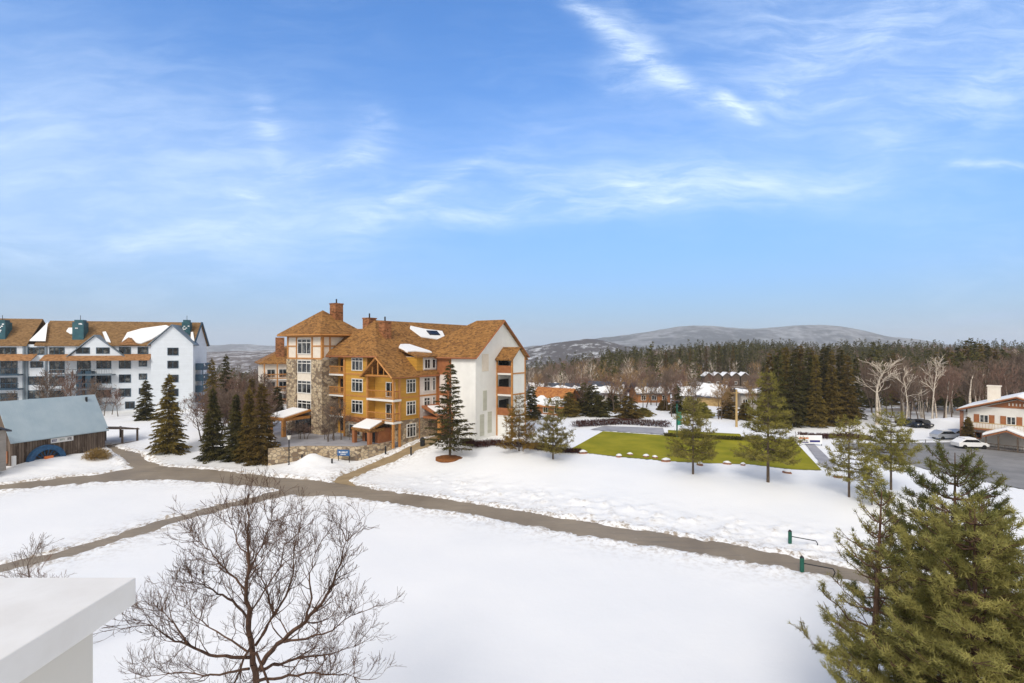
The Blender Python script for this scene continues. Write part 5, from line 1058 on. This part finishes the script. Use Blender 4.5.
# spruces between barn and lodge
for lab, px, py, pt, w, s, m in (('broad brownish spruce right of the barn beyond the lane', 169, 453, 374, 40, 51, 'spruce_brown'), ('dark spruce with a sharp tip, left of three beside the lodge', 213, 459, 387, 31, 52, 'spruce'),
      ('small dark spruce between its two taller neighbours', 236, 460, 394, 29, 53, 'spruce'), ('brownish spruce close to the stone wall, right of three', 262, 463, 383, 36, 54, 'spruce_brown'), ('dark spruce filling the gap left of the stone wall', 249, 461, 388, 28, 55, 'spruce_brown')):
    p = hit(px, py); conifer('spruce_tree', lab, p, hgt(px, pt, p), w/F*p.y/2, s, M[m], whorls=30, per=11, dens=1.5, leaf=.36, droop=.3, lowf=.03)
for lab, px, Y_, pt, w, s, m in (('small dark spruce before the white apartment block', 146, 96, 380, 22, 61, 'spruce'), ('tall brownish spruce right of the apartment block balconies', 212, 100, 358, 22, 62, 'spruce_brown'), ('tall spruce behind the bushes right of the apartment block', 226, 104, 354, 24, 63, 'spruce'), ('slim spruce behind the three lodge spruces', 252, 96, 378, 22, 64, 'spruce_brown'), ('dark spruce beside the annex building', 277, 98, 386, 22, 65, 'spruce')):
    q = ongr(px, Y_); conifer('spruce_tree', lab, q, CZ+(348-pt)/F*Y_-q[2], w/F*Y_/2, s, M[m], whorls=24, per=9, dens=1.0, leaf=.45, droop=.3, lowf=.03)
# tall spruce stand behind the lawn, right
st = [conifer('spruce_tree', 'x', (0,0,-50), 16, 2.6, 70+i, M['spruce' if i % 2 else 'spruce_brown'], whorls=30, per=9, dens=.9, leaf=.55, droop=.28, lowf=.05) for i in range(4)]
lab_st = ['tall spruce in the dark stand behind the lawn, at its left side', 'tall spruce in the middle of the dark stand behind the lawn', 'tall spruce at the right of the dark stand behind the lawn']
rnd = random.Random(3); used = 0
for i, (px, Y_, pt) in enumerate([(770,104,352),(778,100,347),(786,108,345),(794,101,349),(801,112,344),(808,103,347),(816,100,352),(824,108,346),(832,102,350),(840,110,347),(848,104,353),(856,112,356),(783,118,347),(797,122,346),(812,121,348),(828,120,345),(843,121,350),(764,116,362),(775,112,356)]):
    q = ongr(px, Y_); H = CZ+(348-pt)/F*Y_-q[2]; s = H/16; src = st[i % 4]; lb = lab_st[0 if px < 790 else 1 if px < 820 else 2]
    if i < 4: src.location = q; src.scale = (s*1.0, s*1.0, s); src['label'] = lb; src['group'] = 'spruce stand behind the lawn'
    else: copy_tree(src, q, rnd.uniform(0, 6), (s*rnd.uniform(.85, 1.15),)*2+(s,), lb, 'spruce stand behind the lawn')
for i, (px, Y_, pt, w) in enumerate([(936,140,351,18),(943,150,348,16),(951,142,350,18),(958,146,345,19),(966,140,342,20),(973,148,339,18),(980,142,341,20),(987,150,343,18),(995,142,348,20),(1003,150,350,18),(1012,146,352,18),(1022,150,351,18),(1034,145,352,20),(948,160,347,15),(990,162,346,15),(870,135,352,20),(893,142,352,18),(700,262,346,8),(706,270,345,8),(713,255,344,8),(719,266,343,8),(725,270,344,8),(733,258,345,8),(740,268,346,8),(690,262,348,8),(680,270,347,8),(666,265,349,8),(652,255,350,8),(612,262,356,8),(596,258,360,8),(900,156,354,13),(888,150,355,12)]):
    q = ongr(px, Y_); H = CZ+(348-pt)/F*Y_-q[2]; s = H/16; ww_ = (w/F*Y_/2)/2.6; copy_tree(st[i % 4], q, rnd.uniform(0, 6), (ww_, ww_, s), 'dark evergreen standing out above the bare woods behind the chalet' if px > 860 else 'dark evergreen on the skyline above the bare woods left of the tall stand', 'evergreens above the bare woods' if px > 860 else 'skyline evergreens')
# dark evergreens among the houses
for i, (lab, px, Y_, pt, w, m) in enumerate((('dark evergreen left of the rust roofed house', 532, 100, 386, 16, 'spruce'), ('dense dark evergreen between the houses', 592, 108, 384, 30, 'spruce'), ('brownish evergreen behind the paved terrace', 628, 104, 396, 34, 'spruce_brown'), ('dark evergreen left of the slate roofed houses', 578, 112, 388, 28, 'spruce'),
      ('slim evergreen behind the banner post', 677, 112, 385, 14, 'spruce'), ('evergreen beside the snowy gabled house', 728, 108, 392, 22, 'spruce_brown'), ('low evergreen behind the young pine', 703, 106, 402, 22, 'pine'), ('evergreen at the edge of the orange walled house', 612, 116, 392, 20, 'spruce'), ('small round evergreen left of the banner post', 664, 118, 400, 14, 'spruce_brown'), ('bushy evergreen hiding the corner of the rust roofed house', 569, 106, 392, 26, 'spruce_brown'), ('broad dark evergreen left of the orange walled house', 599, 106, 394, 24, 'spruce'), ('squat green evergreen right of the paved terrace', 643, 108, 408, 24, 'pine'), ('evergreen between the snowy gabled house and the wooden pole', 745, 108, 402, 18, 'spruce_brown'), ('thin dark evergreen right behind the rust roof', 584, 124, 382, 14, 'spruce'), ('olive evergreen in front of the snowy low house', 690, 112, 396, 22, 'pine'))):
    q = ongr(px, Y_); conifer('evergreen_tree', lab, q, CZ+(348-pt)/F*Y_-q[2], w/F*Y_/2, 90+i, M[m], whorls=18, per=9, dens=.9, leaf=.5, droop=.15, lowf=.03, shape=.6)
q = ongr(968, 81.3); conifer('cone_bush', 'dark cone shaped evergreen bush against the chalet corner', q, 4.6, 1.0, 99, M['spruce_brown'], cat='bush', whorls=26, per=10, dens=2.2, leaf=.28, droop=.1, lowf=.0, shape=.7)
# round tan shrub by the barn
def shrub(label, loc, w, h, m, seed, n=900, name='shrub', leaf=.3, cat='shrub'):
    rng = np.random.default_rng(seed); a = rng.uniform(0, 2*np.pi, n); ph = rng.uniform(0, 1, n)**.7*1.45; d = np.c_[np.sin(ph)*np.cos(a), np.sin(ph)*np.sin(a), np.cos(ph)]; rr = rng.uniform(.35, 1, n)[:, None]
    cen = d*rr*[w/2, w/2, h*.85]; V, Ft = tris(cen, d+rng.normal(size=(n, 3))*.2+[0, 0, .25], np.full(n, leaf)*rng.uniform(.7, 1.3, n), np.full(n, .05), rng); T = thing(name, label, cat, loc, 0); npmesh('foliage', V, Ft, m, parent=T)
    sg_ = [((0,0,-.2), tuple(d[i]*[w/2*.8, w/2*.8, h*.75]), .03, .012) for i in range(min(40, n))]; V, Fq = tubes(sg_, 3); npmesh('stems', V, Fq, M['bark'], parent=T); return T
shrub('round tan leafless shrub on the snow at the barn corner', hit(97, 461), 3.4, 1.9, M['shrub'], 4, 4200)
# ---- bare trees: templates then copies
tmpl = {}
for i in range(4): tmpl['w%d' % i] = dict(H=14, seed=200+i, mt=M['birch'], mw=M['birch'] if i < 2 else M['twig'], depth=3, minr=.03, trunk_frac=.4, spread=.45, narrow=.6, r0=.02)
for i in range(4): tmpl['b%d' % i] = dict(H=12, seed=300+i, mt=M['bark'], mw=(M['twig'], M['twig_red'], M['twig_tan'], M['twig'])[i], depth=4, minr=.03, trunk_frac=.22, spread=.42, narrow=.45, r0=.016)
T_ = {}
for k, kw in tmpl.items(): T_[k] = bare_tree('bare_tree', 'x', 'tree', (0,0,-60), **kw)
usedT = set()
def place(k, x, y, H, rz_, label, group=None, wid=1.0, z=None):
    src = T_[k]; s = H/tmpl[k]['H']; z = G(x, y) if z is None else z
    if k not in usedT:
        usedT.add(k); src.location = (x, y, z); src.scale = (s*wid, s*wid, s); src.rotation_euler.z = rz_; src['label'] = label
        if group: src['group'] = group
        return src
    return copy_tree(src, (x, y, z), rz_, (s*wid, s*wid, s), label, group)
for lab, px, Y_, pt, k, wd_ in (('large dead white tree with forked limbs behind the parking lot', 877, 104, 362, 'w0', 1.5), ('slim white trunk left of the tall leaning birch', 906, 104, 370, 'w1', .9), ('tall pale birch with short side limbs', 932, 103, 360, 'w0', .8), ('pale broken trunk between two birches', 919, 118, 380, 'w1', .5), ('pale spreading tree behind the chalet chimney', 972, 112, 366, 'w3', 1.5), ('thin pale tree right of the tall birch', 946, 112, 366, 'w2', .7)):
    x, y, z = ongr(px, Y_); place(k, x, y, CZ+(348-pt)/F*Y_-z+.5, px*.7, lab, None, wd_)
rnd = random.Random(17)
for i, (px, Y_, pt) in enumerate([(56,100,372),(64,104,368),(96,98,384),(104,102,386),(88,106,380),(112,104,388),(100,95,398),(10,108,385),(48,107,378),(118,101,392),(190,102,394),(182,104,398),(8,98,392),(72,100,378)]):
    x, y, z = ongr(px, Y_); place('b%d' % (1 if i % 2 else 3), x, y, CZ+(348-pt)/F*Y_-z, rnd.uniform(0, 6), 'leafless reddish brown tree standing before the white apartment block', 'bare trees before the apartment block', rnd.uniform(.9, 1.2))
for i in range(34):
    px = rnd.uniform(205, 300); Y_ = rnd.uniform(92, 150); x, y, z = ongr(px, Y_); pt = rnd.uniform(376, 396)-(Y_-92)*.15; place('b%d' % rnd.choice((0, 1, 1, 3)), x, y, max(4, CZ+(348-pt)/F*Y_-z), rnd.uniform(0, 6), 'leafless reddish tree in the thicket between apartment block and lodge', 'thicket left of the lodge', rnd.uniform(1.0, 1.4))
for i in range(38):
    px = rnd.uniform(200, 284); Y_ = rnd.uniform(76, 98); x, y, z = ongr(px, Y_); place('b%d' % rnd.choice((1, 1, 3)), x, y, rnd.uniform(3.5, 7), rnd.uniform(0, 6), 'low leafless reddish bush behind the spruces left of the lodge', 'bushes left of the lodge', 1.5)
for i in range(16):
    px = rnd.uniform(288, 398); p_ = hit(px, 456 if px < 370 else 449); place('b%d' % rnd.choice((0, 1)), p_.x*1.06, p_.y*1.06, rnd.uniform(1.2, 2.4), rnd.uniform(0, 6), 'small bare shrub planted behind the stone retaining wall', 'shrubs on the terrace', 2.0, .05)
for i, (px, Y_) in enumerate([(334,74.5),(328,73.5),(341,75)]):
    x, y, z = ongr(px, Y_); place('b0', x, y, 5.2, i*2.0, 'small grey leafless tree on the lodge terrace below the recessed balconies', 'terrace trees', 1.2, .06)
for i in range(62):
    px = rnd.uniform(535, 765); Y_ = rnd.uniform(104, 165); x, y, z = ongr(px, Y_); place(rnd.choice(('b0', 'b2', 'b1', 'b3')), x, y, rnd.uniform(5, 9), rnd.uniform(0, 6), 'small leafless tree standing among the snow roofed houses', 'bare trees among the houses', 1.2)
for i in range(75):
    px = rnd.uniform(862, 1040); Y_ = rnd.uniform(109, 130) if px < 955 else rnd.uniform(112, 135); x, y, z = ongr(px, Y_); place(rnd.choice(('b0', 'b3', 'w3', 'b1', 'w2')), x, y, rnd.uniform(7, 13), rnd.uniform(0, 6), 'slim leafless tree in the thicket behind the parking lot and chalet', 'thicket behind the parking lot', rnd.uniform(.7, 1.1))
for i in range(150):
    uu = rnd.uniform(.05, 1.02) if i % 3 else rnd.uniform(.68, 1.02); px = 512+512*uu; Y_ = rnd.uniform(118, 170) if px > 860 else rnd.uniform(170, 230)
    if 700 < px < 750: continue; x, y, z = ongr(px, Y_); k = rnd.choice(('b0', 'b2', 'b3', 'b0', 'w2', 'w3', 'w2')) if px > 640 else rnd.choice(('b2', 'b2', 'b1', 'w3', 'b0'))
    place(k, x, y, rnd.uniform(11, 15) if px > 860 else rnd.uniform(8, 11.5), rnd.uniform(0, 6), 'pale leafless tree at the near edge of the right hand woods' if px > 860 else 'leafless tree at the wood edge behind the houses', 'bare trees at the wood edge' if px > 860 else 'bare trees behind the houses', rnd.uniform(.8, 1.2))
# dead bottom shrubs: hedges
def hedge(label, pts, h, m, seed, w=.9, name='hedge'):
    rng = np.random.default_rng(seed); P_ = resample(pts, 60); n = int(750*sum((pts[i+1]-pts[i]).length for i in range(len(pts)-1))/3); t = rng.uniform(0, 59, n); i0 = t.astype(int).clip(0, 58); f = (t-i0)[:, None]; xy = P_[i0]*(1-f)+P_[i0+1]*f+rng.normal(size=(n, 2))*w*.3
    z = zbase(xy[:, 0], xy[:, 1])+rng.random(n)*h*.7; cen = np.c_[xy, z]; V, Ft = tris(cen, rng.normal(size=(n, 3))*.5+[0, 0, .9], np.full(n, .35), np.full(n, .1), rng); tag(npmesh(name, V, Ft, m), label, 'hedge')
hedge('low red brown hedge along the foot of the white gable wall', gp([(462,443),(478,447),(500,445),(545,449)]), .9, M['hedge'], 1, 1.3)
hedge('dark low hedge between the lawn corner and the two small pines', gp([(528,448),(556,452),(580,453)]), .7, M['hedge'], 2)
hedge('dark clipped hedge between the lawn and the small back lawn', gp([(665,436),(700,438),(745,440)]), .5, M['spruce'], 3, .6)
hedge('low dark hedge along the terrace under the houses', gp([(575,427),(620,424),(668,427)]), 1.4, M['hedge'], 5, 1.6)
hedge('dark twiggy hedge at the foot of the right spruce stand', gp([(800,437),(850,438),(872,441)]), 1.0, M['hedge'], 6, 1.4)
# ------------------------------------------------------------------ far woods, one mass
def woods():
    rng = np.random.default_rng(77); Vs = {k: [] for k in 'scbtw'}; nF = 5200
    u_ = np.r_[rng.uniform(.02, 1.12, 4600), rng.uniform(-.75, -.36, 900)]; Yd = np.sqrt(rng.uniform(125**2, 560**2, len(u_)))
    out = {'s': [[], []], 'b': [[], []], 'r': [[], []], 't': [[], []], 'w': [[], []]}
    for i in range(len(u_)):
        u0, y = u_[i], Yd[i]; px = 512+512*u0; edge = 175 if px < 860 else 120
        if px < 300: edge = 140
        if px >= 860: edge = 108
        if y < edge: continue
        if 696 < px < 752 and y < 240: continue
        x = u0*y; z = G(x, y); nz = float(fbm(x*.018, y*.018, 8))+.5*float(fbm(x*.06, y*.06, 18)); con = nz > (.0 if px > 600 else .08)
        if px > 780 and y > 150 and y < 330: con = con or rng.random() < .08
        if y > 400 and px > 600: con = con or rng.random() < .25
        if rng.random() < .18: continue
        if con:
            H = rng.uniform(8, 18)*(1+.5*float(fbm(x*.03, y*.03, 44))); Rb = H*.20; n = 140; t = rng.random(n)**1.25; rr = Rb*(1-t)*rng.uniform(.35, 1.1, n); a = rng.uniform(0, 6.28, n); cen = np.c_[x+rr*np.cos(a), y+rr*np.sin(a), z+.8+t*(H-.8)]; d = np.c_[np.cos(a), np.sin(a), -.35+.6*t]; out['s'][0].append(tris(cen, d+rng.normal(size=(n, 3))*.3, rng.uniform(.7, 1.4, n), rng.uniform(.4, .8, n), rng)[0])
        else:
            H = rng.uniform(6.5, 14)*(1+.5*float(fbm(x*.03, y*.03, 44))); key = 'r' if nz < -.14 else 'w' if rng.random() < .12 else ('t' if (px < 760 and rng.random() < .35 and y < 260) else 'b'); n = 62; a = rng.uniform(0, 6.28, n); t = rng.uniform(.25, 1, n); rr = H*.2*np.sin(np.pi*(t*.72+.16))*rng.uniform(.1, 1, n); cen = np.c_[x+rr*np.cos(a), y+rr*np.sin(a), z+t*H*.9]; d = np.c_[np.cos(a)*.5, np.sin(a)*.5, np.full(n, 1.0)]
            out[key][0].append(tris(cen, d+rng.normal(size=(n, 3))*.25, rng.uniform(1.2, 2.6, n), np.full(n, .14 if y < 260 else .2), rng)[0])
            cen = np.array([[x, y, z-.3]]); out['w' if rng.random() < .4 else 'b'][0].append(tris(np.repeat(cen, 2, 0), np.array([[rng.normal()*.04, 0, 1.0]]).repeat(2, 0), np.full(2, H*.72), np.full(2, .42), rng)[0])
    names = {'s': M['spruce'], 'b': M['twig'], 'r': M['twig_red'], 't': M['twig_tan'], 'w': M['birch']}
    V = []; mi = []; mats = []
    for j, (k, m) in enumerate(names.items()):
        if not out[k][0]: continue
        v_ = np.concatenate(out[k][0]); V.append(v_); mi.append(np.full(len(v_)//3, len(mats))); mats.append(m)
    V = np.concatenate(V); mi = np.concatenate(mi); print('woods tris', len(V)//3)
    tag(npmesh('woods', V, np.arange(len(V)).reshape(-1, 3), mats, mi), 'far mixed winter woods of bare trees and dark evergreens below the mountain', 'woods', kind='stuff')
woods()
for k in T_:
    if k not in usedT:
        for ch in list(T_[k].children): bpy.data.objects.remove(ch)
        bpy.data.objects.remove(T_[k])
